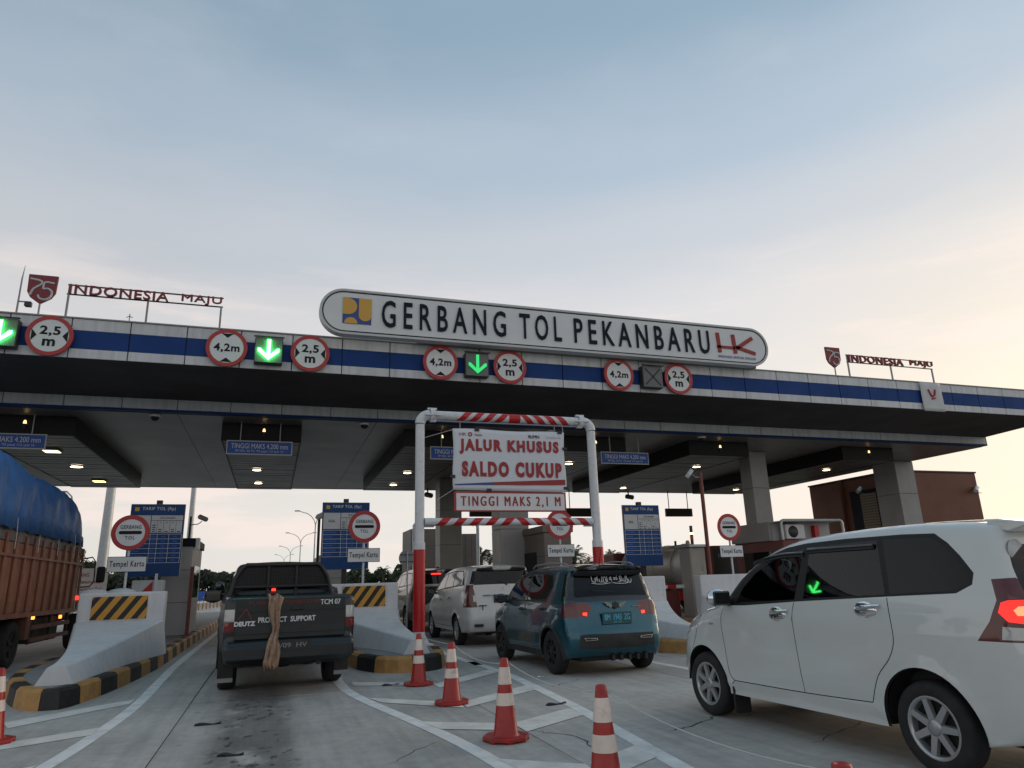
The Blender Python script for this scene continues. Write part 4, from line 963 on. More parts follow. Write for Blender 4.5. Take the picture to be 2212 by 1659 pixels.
    me = bpy.data.meshes.new('interior_lining'); me.from_pydata([tuple(VV[i]-vn[i]*.03) for i in used], [], [tuple(ix[i] for i in f) for f in fs]); me.materials.append(MATS['cabin'])
    o_ = bpy.data.objects.new('interior_lining', me); col.objects.link(o_); o_.parent = root
    made['W'] = lambda s, z: float(W(np.array([[s, z]]))[0])
    return made
def wheel(root, x, s, r, wd, rim_r, spokes, m, twin=False):
    out_ = 1 if x > 0 else -1
    g = grp('wheel', root, (x, s, r)); g.rotation_euler = (0, 0, 0 if out_ > 0 else PI)
    h = wd/2
    mb_ = MB(); mb_.lathe([(rim_r, -h*.9), (rim_r+.02, -h), (r-.03, -h), (r-.008, -h*.8), (r, -h*.55), (r, h*.55), (r-.008, h*.8), (r-.03, h), (rim_r+.02, h), (rim_r, h*.88)], 40, axis='x')
    mb_.build('tyre', 'tyre', g)
    mb_ = MB(); mb_.lathe([(rim_r+.004, h*.9), (rim_r-.012, h*.93), (rim_r-.022, h*.75), (rim_r-.03, -h*.6)], 36, axis='x')
    for k in range(spokes):
        a = 2*PI*k/spokes; ca, sa = math.cos(a), math.sin(a)
        def Q(rr, off, xx): return (xx, rr*ca-off*sa, rr*sa+off*ca)
        w0, w1 = (.026, .020) if spokes > 4 else (.05, .045)
        mb_.add([Q(.03, -w0, h*.78), Q(.03, w0, h*.78), Q(rim_r-.015, w1, h*.86), Q(rim_r-.015, -w1, h*.86), Q(.03, -w0-.006, h*.5), Q(.03, w0+.006, h*.5), Q(rim_r-.015, w1+.006, h*.55), Q(rim_r-.015, -w1-.006, h*.55)], [(0, 1, 2, 3), (0, 4, 5, 1), (1, 5, 6, 2), (2, 6, 7, 3), (3, 7, 4, 0)])
    mb_.lathe([(.055, h*.5), (.055, h*.8), (.04, h*.86), (.001, h*.87)], 18, axis='x')
    mb_.build('rim', m, g)
    mb_ = MB(); mb_.lathe([(.001, h*.3), (rim_r-.03, h*.3)], 24, axis='x'); mb_.build('brake_disc', 'wheel_well', g)
    return g
def under(root, S, hw, zb, s0, s1):
    mb_ = MB()
    mb_.box(-hw+.24, hw-.24, s0, s1, zb, zb+.25)
    for (sa, za, ra) in S['arches']:
        for sd_ in (-1, 1):
            n = 14; v = []; f = []
            for k in range(n+1):
                a = PI*k/n
                for x in (hw-.30, hw-.035): v.append((sd_*x, sa+(ra+.012)*math.cos(a), za+(ra+.012)*math.sin(a)))
            for k in range(n): f.append((2*k, 2*k+1, 2*k+3, 2*k+2))
            mb_.add(v, f, True); mb_.prism([(p[0], p[1]) for p in circ(sa, za, ra+.012, 16, 0, PI)], sd_*(hw-.31), sd_*(hw-.30), 'yz')
    a0 = S['arches'][0]; a1 = S['arches'][1]
    mb_.box(-hw+.08, hw-.08, a0[0]+a0[2]+.02, a1[0]-a1[2]-.02, zb+.02, zb+.2)
    mb_.build('underbody', 'wheel_well', root)
def seats(root, rows, hw):
    for s in rows:
        for x in (-hw, hw):
            mb_ = MB(); mb_.box(x-.24, x+.24, s-.25, s+.25, .55, .72); mb_.hexa([(x-.24, s-.33, .7), (x+.24, s-.33, .7), (x+.24, s-.18, .7), (x-.24, s-.18, .7)], [(x-.2, s-.48, 1.22), (x+.2, s-.48, 1.22), (x+.2, s-.38, 1.22), (x-.2, s-.38, 1.22)])
            mb_.box(x-.13, x+.13, s-.50, s-.41, 1.25, 1.42); mb_.build('seat', 'cabin', root, bevel=.03)
def mirror(root, x, s, z, cap, sc=1.):
    g = grp('wing_mirror', root, (x, s, z)); sd_ = 1 if x > 0 else -1
    mb_ = MB(); mb_.ball((0, .02, 0), .115*sc, .075*sc, .085*sc, 18, 10); mb_.build('shell', cap, g)
    mb_ = MB(); mb_.box(-.095*sc, .095*sc, -.062*sc, -.035*sc, -.065*sc, .065*sc); mb_.build('mirror_glass', 'black_gloss', g, bevel=.015)
    mb_ = MB(); mb_.tube([(-sd_*.06, 0, -.04), (-sd_*.2, .0, -.06)], .03, 8); mb_.build('stalk', 'black_plastic', g)
def handle(root, W, sd_, s0, s1, z0, z1, m='chrome', bowl=True):
    x = sd_*(W((s0+s1)/2, (z0+z1)/2)+.004); g = grp('door_handle', root, (x, (s0+s1)/2, (z0+z1)/2)); L = abs(s1-s0)
    if bowl:
        mb_ = MB(); mb_.ball((sd_*.0, L*.08, -.02), .012, L*.44, .075, 20, 8); mb_.build('bowl', m, g)
    mb_ = MB(); mb_.tube([(sd_*.01, -L*.5, .025), (sd_*.035, -L*.3, .022), (sd_*.038, 0, .012), (sd_*.03, L*.25, .0), (sd_*.005, L*.38, -.005)], [.012, .016, .016, .015, .01], 10); mb_.build('grip', m, g)
def plate(root, x, s, z, w, h, text, m='plate_black', tm='text_white', sub=None):
    g = grp('number_plate', root, (x, s, z))
    mb_ = MB(); mb_.box(-w/2, w/2, -.008, .008, -h/2, h/2); mb_.build('plate', m, g, bevel=.006)
    txt(text, tm, g, 0, -.011, h*.08, w*.86, h*.5, .003, .02)
    if sub: txt(sub, tm, g, 0, -.011, -h*.33, w*.28, h*.14, .003)
def car_root(label, x, y, h, cat='car', group='cars queuing at the toll gate', name='passenger_car'):
    return thing(name, label, cat, (x, y, 0), -math.radians(h), group)
def poly_x(poly): return [(-x, z) for x, z in poly]

# ---- white people carrier at right
S = dict(top=[(3.22, .20, .10, 0, 1), (3.36, .32, .28, .06), (3.41, .50, .33, .08), (3.38, .66, .34, .09), (3.29, .80, .30, .08), (3.12, .93, .25, .05), (2.85, 1.02, .20, .04), (2.44, 1.10, .13, .03, 1), (2.12, 1.36, .07, .05), (1.90, 1.50, .07, .05), (1.60, 1.63, .08, .04), (1.25, 1.70, .09, .03), (.7, 1.73, .09, .03), (.1, 1.735, .09, .03), (-.40, 1.71, .09, .03), (-.60, 1.68, .07, .03), (-.66, 1.62, .07, .04), (-.72, 1.33, .08, .05), (-.82, 1.06, .10, .06), (-.87, .86, .12, .06), (-.93, .72, .14, .06), (-.94, .50, .14, .06), (-.88, .32, .10, .03), (-.78, .27, .06, 0, 1)],
         sill=.205, arches=[(0.0, .30, .385), (2.655, .30, .365)], wz=[(.2, .775), (.34, .80), (.5, .82), (.75, .83), (.95, .828), (1.08, .81), (1.18, .785), (1.4, .725), (1.6, .672), (1.75, .635)],
         ws=[(3.45, .20), (3.2, .10), (2.9, .03), (2.4, 0), (-.3, 0), (-.6, .025), (-.95, .09)], rear_from=16, front_to=10, creases=[(.36, .012, .03), (.985, .006, .02)], crease_s=(.42, 2.3),
         side=[('window', 'glass_tint', [(2.13, 1.105), (2.06, 1.24), (1.88, 1.39), (1.70, 1.48), (1.46, 1.565), (1.21, 1.60), (1.285, 1.145)]),
               ('window', 'glass_tint', [(1.17, 1.155), (1.13, 1.61), (.36, 1.63), (.255, 1.195)]),
               ('window', 'glass_dark', [(.205, 1.20), (.30, 1.63), (-.15, 1.615), (-.25, 1.56), (-.36, 1.46), (-.455, 1.34), (-.455, 1.28), (-.36, 1.225)]),
               ('window_surround', 'trim_black', [(2.44, 1.075), (2.30, 1.20), (2.10, 1.345), (1.90, 1.46), (1.66, 1.57), (1.45, 1.625), (1.2, 1.65), (.7, 1.662), (.1, 1.658), (-.19, 1.645), (-.30, 1.57), (-.40, 1.47), (-.50, 1.345), (-.49, 1.265), (-.37, 1.205), (.2, 1.18), (.7, 1.155), (1.25, 1.128), (2.0, 1.08)]),
               ('tail_lamp', 'lamp_core', [(-.77, 1.12), (-.75, 1.095), (-.77, 1.06), (-1.0, 1.05), (-1.0, 1.12)], 'core'),
               ('tail_lamp', 'lamp_red_glow', [(-.72, 1.16), (-.68, 1.145), (-.66, 1.08), (-.72, 1.02), (-1.0, .98), (-1.0, 1.16)], 'stop'),
               ('tail_lamp', 'lamp_clear', [(-.68, .99), (-.665, .905), (-1.0, .905), (-1.0, .97)], 'clear'),
               ('tail_lamp', 'lamp_red_dark', [(-.62, 1.30), (-.655, 1.16), (-.60, 1.02), (-.50, .89), (-1.0, .89), (-1.0, 1.32)], 'tail'),
               ('headlamp', 'lamp_clear', [(3.05, .90), (2.80, .98), (2.88, .82), (3.2, .68), (3.6, .66), (3.6, .9)], 'head'),
               ('door', 'paint', [(2.355, 1.075), (2.395, .90), (2.375, .67), (2.355, .40), (2.30, .34), (1.297, .345), (1.30, .70), (1.315, 1.0), (1.29, 1.125)]),
               ('door', 'paint', [(1.275, 1.125), (1.30, 1.0), (1.285, .70), (1.282, .345), (.53, .365), (.42, .565), (.275, .71), (.205, .84), (.205, .98), (.24, 1.175)])],
         seams=[[(2.36, 1.07), (2.40, .90), (2.38, .67), (2.36, .40), (2.30, .335)], [(1.285, 1.12), (1.31, 1.0), (1.295, .70), (1.29, .345)], [(.235, 1.17), (.20, .98), (.20, .84), (.27, .71), (.41, .57), (.525, .36)], [(2.30, .335), (1.29, .34), (.525, .36)], [(2.34, .30), (2.30, .335)], [(2.95, .60), (2.85, .80), (2.80, .97)]],
         band=[('windscreen', 'glass_mid', 'front', [(-.62, 1.14), (-.545, 1.58), (.545, 1.58), (.62, 1.14)]), ('rear_window', 'glass_dark', 'rear', [(-.60, 1.53), (-.64, 1.12), (.64, 1.12), (.60, 1.53)]),
               ('tail_lamp', 'lamp_red_glow', 'rear', [(.66, 1.16), (.9, 1.16), (.9, 1.0), (.66, 1.0)], 'stop'), ('tail_lamp', 'lamp_red_glow', 'rear', [(-.66, 1.16), (-.9, 1.16), (-.9, 1.0), (-.66, 1.0)], 'stop'),
               ('tail_lamp', 'lamp_red_dark', 'rear', [(.62, 1.3), (.9, 1.3), (.9, .89), (.56, .89)], 'tail'), ('tail_lamp', 'lamp_red_dark', 'rear', [(-.62, 1.3), (-.9, 1.3), (-.9, .89), (-.56, .89)], 'tail'),
               ('headlamp', 'lamp_clear', 'front', [(.42, .70), (.40, .82), (.9, .9), (.9, .68)], 'head'), ('headlamp', 'lamp_clear', 'front', [(-.42, .70), (-.40, .82), (-.9, .9), (-.9, .68)], 'head')])
KS = .952      # rebuilt a little smaller and nearer than first measured
fs_ = lambda s: s*KS+max(0, s-2.5)*.12; fz_ = lambda z: z*KS+1.378*(1-KS)
S['top'] = [(fs_(s), fz_(z), *r) for s, z, *r in S['top']]; S['side'] = [(n, m, [(fs_(s), fz_(z)) for s, z in P], *k) for n, m, P, *k in S['side']]; S['seams'] = [[(fs_(s), fz_(z)) for s, z in P] for P in S['seams']]
S['band'] = [(n, m, k, [(x, fz_(v)) for x, v in P], *q) for n, m, k, P, *q in S['band']]; S['wz'] = [(fz_(z), w) for z, w in S['wz']]; S['arches'] = [(0, .31, .395), (2.655, .31, .375)]; S['sill'] = .255; S['gap'] = .008
c = car_root('large white people carrier at right, cut by the right picture edge', 5.26, 4.225, -1.8)
sh = shell(c, S, 'white_paint'); under(c, S, .80, .24, -.75, 3.1); seats(c, (.15, .95, 1.75), .36)
for x, s in ((-.715, 0), (.715, 0), (-.715, 2.655), (.715, 2.655)): wheel(c, x, s, .308, .185, .205, 7, 'rim_silver')
for sd_ in (-1, 1):
    mirror(c, sd_*.93, 2.14, 1.165, 'chrome', 1.05)
    handle(c, sh['W'], sd_, 1.285, 1.545, 1.04, 1.04); handle(c, sh['W'], sd_, .275, .535, 1.10, 1.10)
    for s0, s1, z in ((1.14, 1.85, 1.545), (.36, 1.09, 1.57)):
        mb_ = MB(); xx = [(sd_*(sh['W'](s, z-.10*max(0, (s-1.4))**1.3*1.8)+.012), s, z-.10*max(0, (s-1.4))**1.3*1.8) for s in np.linspace(s0, s1, 8)]
        mb_.tube(xx, .024, 8, sx=.35); mb_.build('rain_visor', 'black_gloss', c)
    mb_ = MB(); mb_.box(sd_*.62, sd_*.80, 2.22, 2.245, .08, .34); mb_.build('mud_flap', 'black_plastic', c)
    mb_ = MB(); mb_.box(sd_*.822-.006, sd_*.822+.006, 2.42, 2.50, .895, .915); mb_.build('side_repeater', 'metal_grey', c, bevel=.004)
mb_ = MB(); mb_.lathe([(.001, 0), (.075, 0), (.075, .004)], 20, (-.53, -.665, 1.485), axis='y'); mb_.build('sticker', 'sign_grey', c)
plate(c, 0, -.96, .78, .43, .135, 'BM', 'plate_black')
mb_ = MB(); mb_.prism([(-.50, 1.705), (-.60, 1.70), (-.80, 1.665), (-.80, 1.645), (-.66, 1.61), (-.56, 1.63)], -.56, .56, 'yz'); mb_.build('roof_spoiler', 'white_paint', c, bevel=.012, seg=2)

# ---- teal hatchback
S = dict(top=[(3.02, .22, .08, 0, 1), (3.10, .40, .22, .06), (3.09, .65, .25, .07), (3.02, .84, .22, .05), (2.85, .95, .18, .04), (2.50, 1.02, .14, .03), (2.26, 1.07, .10, .03, 1), (1.98, 1.33, .06, .05), (1.72, 1.49, .07, .05), (1.30, 1.575, .08, .03), (.7, 1.605, .09, .03), (0, 1.60, .09, .03), (-.35, 1.575, .08, .03), (-.56, 1.535, .04, .02, 1), (-.42, 1.475, .06, .03, 1), (-.50, 1.20, .10, .05), (-.56, 1.05, .11, .06), (-.585, .90, .12, .06), (-.63, .70, .15, .06), (-.665, .58, .16, .06), (-.65, .40, .12, .05), (-.56, .27, .06, 0, 1)],
         sill=.225, arches=[(0, .315, .375), (2.435, .315, .37)], wz=[(.2, .775), (.35, .82), (.6, .845), (.85, .845), (1.0, .815), (1.06, .795), (1.25, .735), (1.45, .67), (1.6, .63)],
         ws=[(3.15, .16), (2.95, .07), (2.6, .01), (2.2, 0), (-.1, 0), (-.4, .02), (-.68, .07)], rear_from=14, front_to=8, flare=.02, creases=[(.98, .008, .02)],
         side=[('window', 'glass_mid', [(2.02, 1.085), (1.93, 1.27), (1.74, 1.41), (1.50, 1.475), (1.10, 1.50), (1.10, 1.085)]), ('window', 'glass_mid', [(1.04, 1.09), (1.04, 1.50), (.40, 1.485), (.16, 1.46), (.06, 1.30), (.20, 1.10)]),
               ('window_surround', 'trim_black', [(2.25, 1.06), (2.02, 1.29), (1.80, 1.43), (1.52, 1.52), (1.1, 1.535), (.38, 1.525), (.10, 1.49), (.0, 1.30), (.17, 1.065), (1.1, 1.06)]),
               ('rear_pillar', 'black_gloss', [(-.28, 1.47), (-.36, 1.08), (-.9, 1.09), (-.9, 1.50)]), ('tail_lamp', 'lamp_red_dark', [(-.45, 1.06), (-.43, .84), (-.9, .82), (-.9, 1.08)], 'tail'),
               ('headlamp', 'lamp_clear', [(2.80, .92), (2.86, .74), (3.3, .66), (3.3, .9)], 'head'),
               ('wheel_trim', 'dirty_black', [(.48, .20), (.43, .45), (.30, .62), (.10, .72), (-.10, .72), (-.30, .62), (-.44, .44), (-.50, .18)], 'arch'), ('wheel_trim', 'dirty_black', [(2.90, .20), (2.86, .45), (2.74, .62), (2.54, .71), (2.33, .71), (2.13, .62), (2.0, .44), (1.95, .2)], 'arch2'),
               ('side_skirt', 'dirty_black', [(1.98, .20), (2.0, .33), (.43, .33), (.45, .20)]),
               ('door', 'paint', [(2.10, 1.06), (2.12, .80), (2.02, .40), (1.095, .37), (1.085, 1.06)]), ('door', 'paint', [(1.065, 1.06), (1.075, .37), (.50, .40), (.38, .66), (.16, .82), (.18, 1.06)])],
         seams=[[(2.11, 1.05), (2.13, .80), (2.03, .40), (1.9, .36)], [(1.075, 1.05), (1.085, .37)], [(.17, 1.05), (.15, .82), (.37, .66), (.49, .40)], [(2.0, .362), (.49, .362)]],
         band=[('windscreen', 'glass_mid', 'front', [(-.64, 1.10), (-.56, 1.45), (.56, 1.45), (.64, 1.10)]), ('rear_window', 'glass_dark', 'rear', [(-.56, 1.455), (-.64, 1.17), (-.60, 1.12), (.60, 1.12), (.64, 1.17), (.56, 1.455)]),
               ('tailgate_trim', 'black_gloss', 'rear', [(-.9, 1.46), (-.9, 1.09), (-.42, 1.045), (.42, 1.045), (.9, 1.09), (.9, 1.46)]),
               *[('tail_lamp', m, 'rear', [(s_*x, z) for x, z in P], k) for s_ in (1, -1) for m, k, P in (('lamp_red_lit', 'stop', [(.46, .90), (.53, .90), (.53, .865), (.47, .85)]), ('lamp_red', 'inner', [(.43, 1.03), (.385, .97), (.455, .835), (.60, .84), (.60, 1.05)]), ('lamp_red_dark', 'tail', [(.605, 1.06), (.605, .835), (.9, .835), (.9, 1.09)]))],
               ('plate_recess', 'paint', 'rear', [(-.36, .92), (-.44, .70), (.44, .70), (.36, .92)]),
               ('lower_trim', 'dirty_black', 'rear', [(-.66, .585), (-.70, .50), (-.62, .405), (.62, .405), (.70, .50), (.66, .585)]), ('roof_skin', 'black_gloss', 'top', [(-.9, 1.7), (.9, 1.7), (.9, -.555), (-.9, -.555)])])
c = car_root('teal hatchback with black roof and white script on its rear window', 5.0, 10.85, -1.2)
sh = shell(c, S, 'teal_paint'); under(c, S, .81, .21, -.55, 2.95); seats(c, (.45, 1.45), .34)
for x, s in ((-.735, 0), (.735, 0), (-.735, 2.435), (.735, 2.435)): wheel(c, x, s, .325, .19, .205, 8, 'rim_black')
for sd_ in (-1, 1):
    mirror(c, sd_*.94, 2.02, 1.10, 'black_gloss', 1.0); handle(c, sh['W'], sd_, 1.15, 1.33, .93, .93, 'teal_paint', False); handle(c, sh['W'], sd_, .22, .40, .95, .95, 'teal_paint', False)
    mb_ = MB(); mb_.tube([(sd_*.575, 1.25, 1.60), (sd_*.585, 1.1, 1.645), (sd_*.59, .4, 1.665), (sd_*.575, -.15, 1.635), (sd_*.565, -.28, 1.595)], .014, 8); mb_.build('roof_rail', 'metal_grey', c)
    mb_ = MB(); mb_.prism([(sd_*.36, .515), (sd_*.36, .545), (sd_*.58, .555), (sd_*.55, .51)], -.726, -.715); mb_.build('reflector_frame', 'chrome', c)
    mb_ = MB(); mb_.prism([(sd_*.375, .521), (sd_*.375, .539), (sd_*.562, .548), (sd_*.54, .517)], -.730, -.7265); mb_.build('reflector', 'lamp_red_dark', c)
plate(c, .0, -.695, .815, .50, .175, 'BM  1943  ZG', 'plate_teal', 'cyan_print', '09 25')
g = grp('winged_badge', c, (.0, -.655, 1.0))
for sd_ in (-1, 1):
    mb_ = MB(); mb_.prism([(sd_*.055, .005), (sd_*.07, .03), (sd_*.19, .055), (sd_*.175, .025), (sd_*.15, .01), (sd_*.145, -.01), (sd_*.11, -.015), (sd_*.10, -.035), (sd_*.06, -.03)], -.012, .0); mb_.build('wing', 'chrome', g)
mb_ = MB(); mb_.prism([(0, .055), (.052, .018), (.052, -.02), (0, -.058), (-.052, -.02), (-.052, .018)], -.014, .0); mb_.build('badge', 'metal_dark', g)
mb_ = MB(); mb_.box(.30, .44, -.645, -.635, .965, .978); mb_.build('model_badge', 'chrome', c)
mb_ = MB(); mb_.tube([(.06, -.545, 1.19), (-.02, -.545, 1.205), (-.34, -.535, 1.215)], .014, 6); mb_.build('wiper', 'black_plastic', c)
mb_ = MB(); mb_.tube([(0, -.18, 1.60), (0, -.30, 1.86)], [.008, .004], 6); mb_.build('aerial', 'black_plastic', c)
for k in range(5):
    mb_ = MB(); mb_.box(-.05+k*.14-.02, -.05+k*.14+.02, -.60, -.52, .20, .28); mb_.build('diffuser_fin', 'dirty_black', c)
# white calligraphy strokes on the rear glass
g = grp('script_lettering', c, (0.03, -.503, 1.375)); g.rotation_euler = (math.radians(-17), 0, 0)
rng = random.Random(4); x = -.33
while x < .34:
    kind = rng.choice('ialkmn'); w_ = rng.uniform(.035, .06)
    P = {'i': [(0, .05), (.004, -.03)], 'a': [(0, .052), (.004, -.01), (.02, -.03), (w_, -.022)], 'l': [(w_, .05), (w_*.7, -.02), (w_*.3, -.036), (0, -.02), (.006, .01)], 'k': [(0, -.03), (w_*.5, -.036), (w_, -.01), (w_*.8, .012), (w_*.5, .0)], 'm': [(0, .02), (w_*.3, .035), (w_*.5, .01), (w_*.3, -.005), (0, .01)], 'n': [(0, 0), (w_*.2, -.04), (w_*.8, -.045), (w_, .005)]}[kind]
    mb_ = MB(); mb_.tube([(x+a, 0, b) for a, b in dense(P, 4)], .0058, 5); mb_.build('script_stroke', 'text_white', g)
    if rng.random() < .5: mb_ = MB(); mb_.ball((x+w_*.5, 0, rng.choice((.055, -.055))), .006, .003, .006, 8, 5); mb_.build('script_dot', 'text_white', g)
    x += w_*.72
for a, b in ((-.34, -.02), (.02, .34)):
    mb_ = MB(); mb_.tube([(u, 0, -.05-.016*math.sin((u-a)/(b-a)*PI)) for u in np.linspace(a, b, 10)], .006, 5); mb_.build('script_stroke', 'text_white', g)

# ---- white van further up the same lane
S = dict(top=[(3.5, .25, .1, 0, 1), (3.62, .42, .3, .07), (3.62, .68, .32, .08), (3.5, .85, .28, .07), (3.2, .98, .22, .05), (2.7, 1.10, .15, .04), (2.45, 1.16, .12, .03, 1), (2.08, 1.44, .07, .05), (1.72, 1.64, .07, .05), (1.3, 1.735, .09, .04), (.6, 1.78, .1, .03), (-.2, 1.775, .1, .03), (-.7, 1.75, .09, .03), (-.965, 1.722, .035, .03, 1), (-.885, 1.69, .05, .03, 1), (-.93, 1.35, .07, .05), (-.97, 1.1, .1, .05), (-1.0, .9, .12, .06), (-1.04, .72, .14, .06), (-1.06, .55, .14, .06), (-1.0, .38, .1, .03), (-.92, .32, .06, 0, 1)],
         sill=.30, arches=[(0, .33, .40), (2.75, .33, .39)], wz=[(.25, .80), (.5, .865), (.9, .885), (1.15, .86), (1.3, .82), (1.5, .75), (1.75, .68)], ws=[(3.7, .2), (3.4, .1), (3.0, .02), (2.5, 0), (-.4, 0), (-.7, .02), (-1.06, .08)], rear_from=14, front_to=8,
         side=[('window', 'glass_clear', [(2.05, 1.245), (1.92, 1.42), (1.70, 1.55), (1.42, 1.62), (1.32, 1.63), (1.32, 1.295)]), ('window', 'glass_clear', [(1.26, 1.30), (1.26, 1.64), (.62, 1.67), (.50, 1.33)]), ('window', 'glass_clear', [(.44, 1.335), (.56, 1.67), (-.15, 1.66), (-.50, 1.36)]),
               ('window_surround', 'trim_black', [(2.30, 1.20), (2.0, 1.45), (1.75, 1.58), (1.42, 1.66), (.6, 1.70), (-.2, 1.69), (-.58, 1.345), (.4, 1.30), (1.3, 1.26)]),
               ('window', 'glass_dark', [(-.82, 1.655), (-.85, 1.365), (-1.2, 1.365), (-1.2, 1.665)]), ('tail_lamp', 'lamp_red_dark', [(-.70, 1.345), (-.74, 1.12), (-.68, .86), (-1.2, .86), (-1.2, 1.36)], 'tail'),
               ('door', 'paint', [(2.33, 1.18), (2.36, .9), (2.32, .42), (1.29, .40), (1.28, 1.25)]), ('door', 'paint', [(1.26, 1.25), (1.27, .40), (.52, .42), (.40, .68), (.42, 1.28)])],
         seams=[[(2.34, 1.18), (2.37, .9), (2.33, .42)], [(1.27, 1.25), (1.28, .40)], [(.41, 1.28), (.39, .68), (.51, .42)], [(2.33, .40), (.51, .40)]], creases=[(.62, .008, .03)],
         band=[('windscreen', 'glass_clear', 'front', [(-.70, 1.20), (-.60, 1.62), (.60, 1.62), (.70, 1.20)]), ('rear_window', 'glass_dark', 'rear', [(-.66, 1.67), (-.78, 1.345), (.78, 1.345), (.66, 1.67)]),
               *[('tail_lamp', m, 'rear', [(s_*x, z) for x, z in P], k) for s_ in (1, -1) for m, k, P in (('lamp_clear', 'clear', [(.645, 1.12), (.625, .98), (.95, .98), (.95, 1.12)]), ('lamp_red_dark', 'tail', [(.70, 1.345), (.645, 1.1), (.615, .86), (.95, .86), (.95, 1.345)]))]])
c = car_root('white family van ahead of the teal hatchback', 5.06, 17.06, -.3)
sh = shell(c, S, 'pearl_paint'); under(c, S, .84, .28, -.9, 3.4); seats(c, (.1, .95, 1.85), .38)
for x, s in ((-.76, 0), (.76, 0), (-.76, 2.75), (.76, 2.75)): wheel(c, x, s, .335, .2, .21, 6, 'rim_silver')
for sd_ in (-1, 1): mirror(c, sd_*1.0, 2.15, 1.22, 'black_gloss', 1.1); handle(c, sh['W'], sd_, 1.35, 1.55, 1.0, 1.0, 'chrome', False); handle(c, sh['W'], sd_, .5, .7, 1.04, 1.04, 'chrome', False)
mb_ = MB(); mb_.box(-.48, .48, -1.055, -1.03, 1.10, 1.135); mb_.build('garnish', 'chrome', c, bevel=.006)
plate(c, .0, -1.055, 1.02, .46, .15, 'BM  113', 'plate_black')
mb_ = MB(); mb_.tube([(.12, -.985, 1.33), (.05, -.975, 1.37), (-.1, -.96, 1.42)], .016, 6); mb_.build('wiper', 'black_plastic', c)
mb_ = MB(); ringpoly(mb_, 0, 1.24, .035, .05, -1.005, -.985, 20); mb_.build('badge', 'chrome', c)
mb_ = MB(); mb_.box(-.60, -.40, -1.065, -1.04, .885, .905); mb_.box(-.51, -.49, -1.065, -1.04, .80, .90); mb_.build('rear_badge', 'chrome', c)
mb_ = MB(); mb_.box(-.70, -.50, -1.10, -1.05, .44, .50); mb_.build('tow_eye', 'black_plastic', c)

# ---- silver off-roader at the head of that lane
S2 = dict(S); S2['top'] = [(s*.98, z*1.045 if z > .9 else z, *r) for s, z, *r in S['top']]; S2['side'] = [(n, m, [(s*.98, z*1.04) for s, z in P], *k) for n, m, P, *k in S['side']]; S2['wz'] = [(z*1.04, w*1.02) for z, w in S['wz']]
S2['band'] = [(n, m, k, [(x, v*1.04) for x, v in P], *q) for n, m, k, P, *q in S['band']]; S2['arches'] = [(0, .37, .44), (2.70, .37, .43)]; S2['sill'] = .38
c = car_root('silver off-roader with a dark reflection coloured onto its rear, half hidden behind the portal post', 4.88, 22.75, -2.0)
sh = shell(c, S2, 'silver_paint'); under(c, S2, .86, .36, -.85, 3.3)
for x, s in ((-.78, 0), (.78, 0), (-.78, 2.70), (.78, 2.70)): wheel(c, x, s, .37, .24, .21, 6, 'rim_silver')
for sd_ in (-1, 1): mirror(c, sd_*1.02, 2.2, 1.27, 'silver_paint', 1.1); handle(c, sh['W'], sd_, 1.35, 1.55, 1.05, 1.05, 'chrome', False)
mb_ = MB(); mb_.box(-.70, .70, -1.03, -1.0, .70, 1.34); mb_.build('tailgate', 'green_paint_and_reflection', c, bevel=.03)  # dark green reflection put into the tailgate colour
mb_ = MB(); mb_.box(-.30, .0, -.95, -.90, 1.685, 1.72); mb_.build('high_stop_lamp', 'lamp_red_lit', c)
mb_ = MB(); mb_.lathe([(.001, -.06), (.06, -.06), (.06, .03), (.03, .05)], 14, (.3, .6, 1.9)); mb_.build('beacon', 'lamp_red_dark', c)

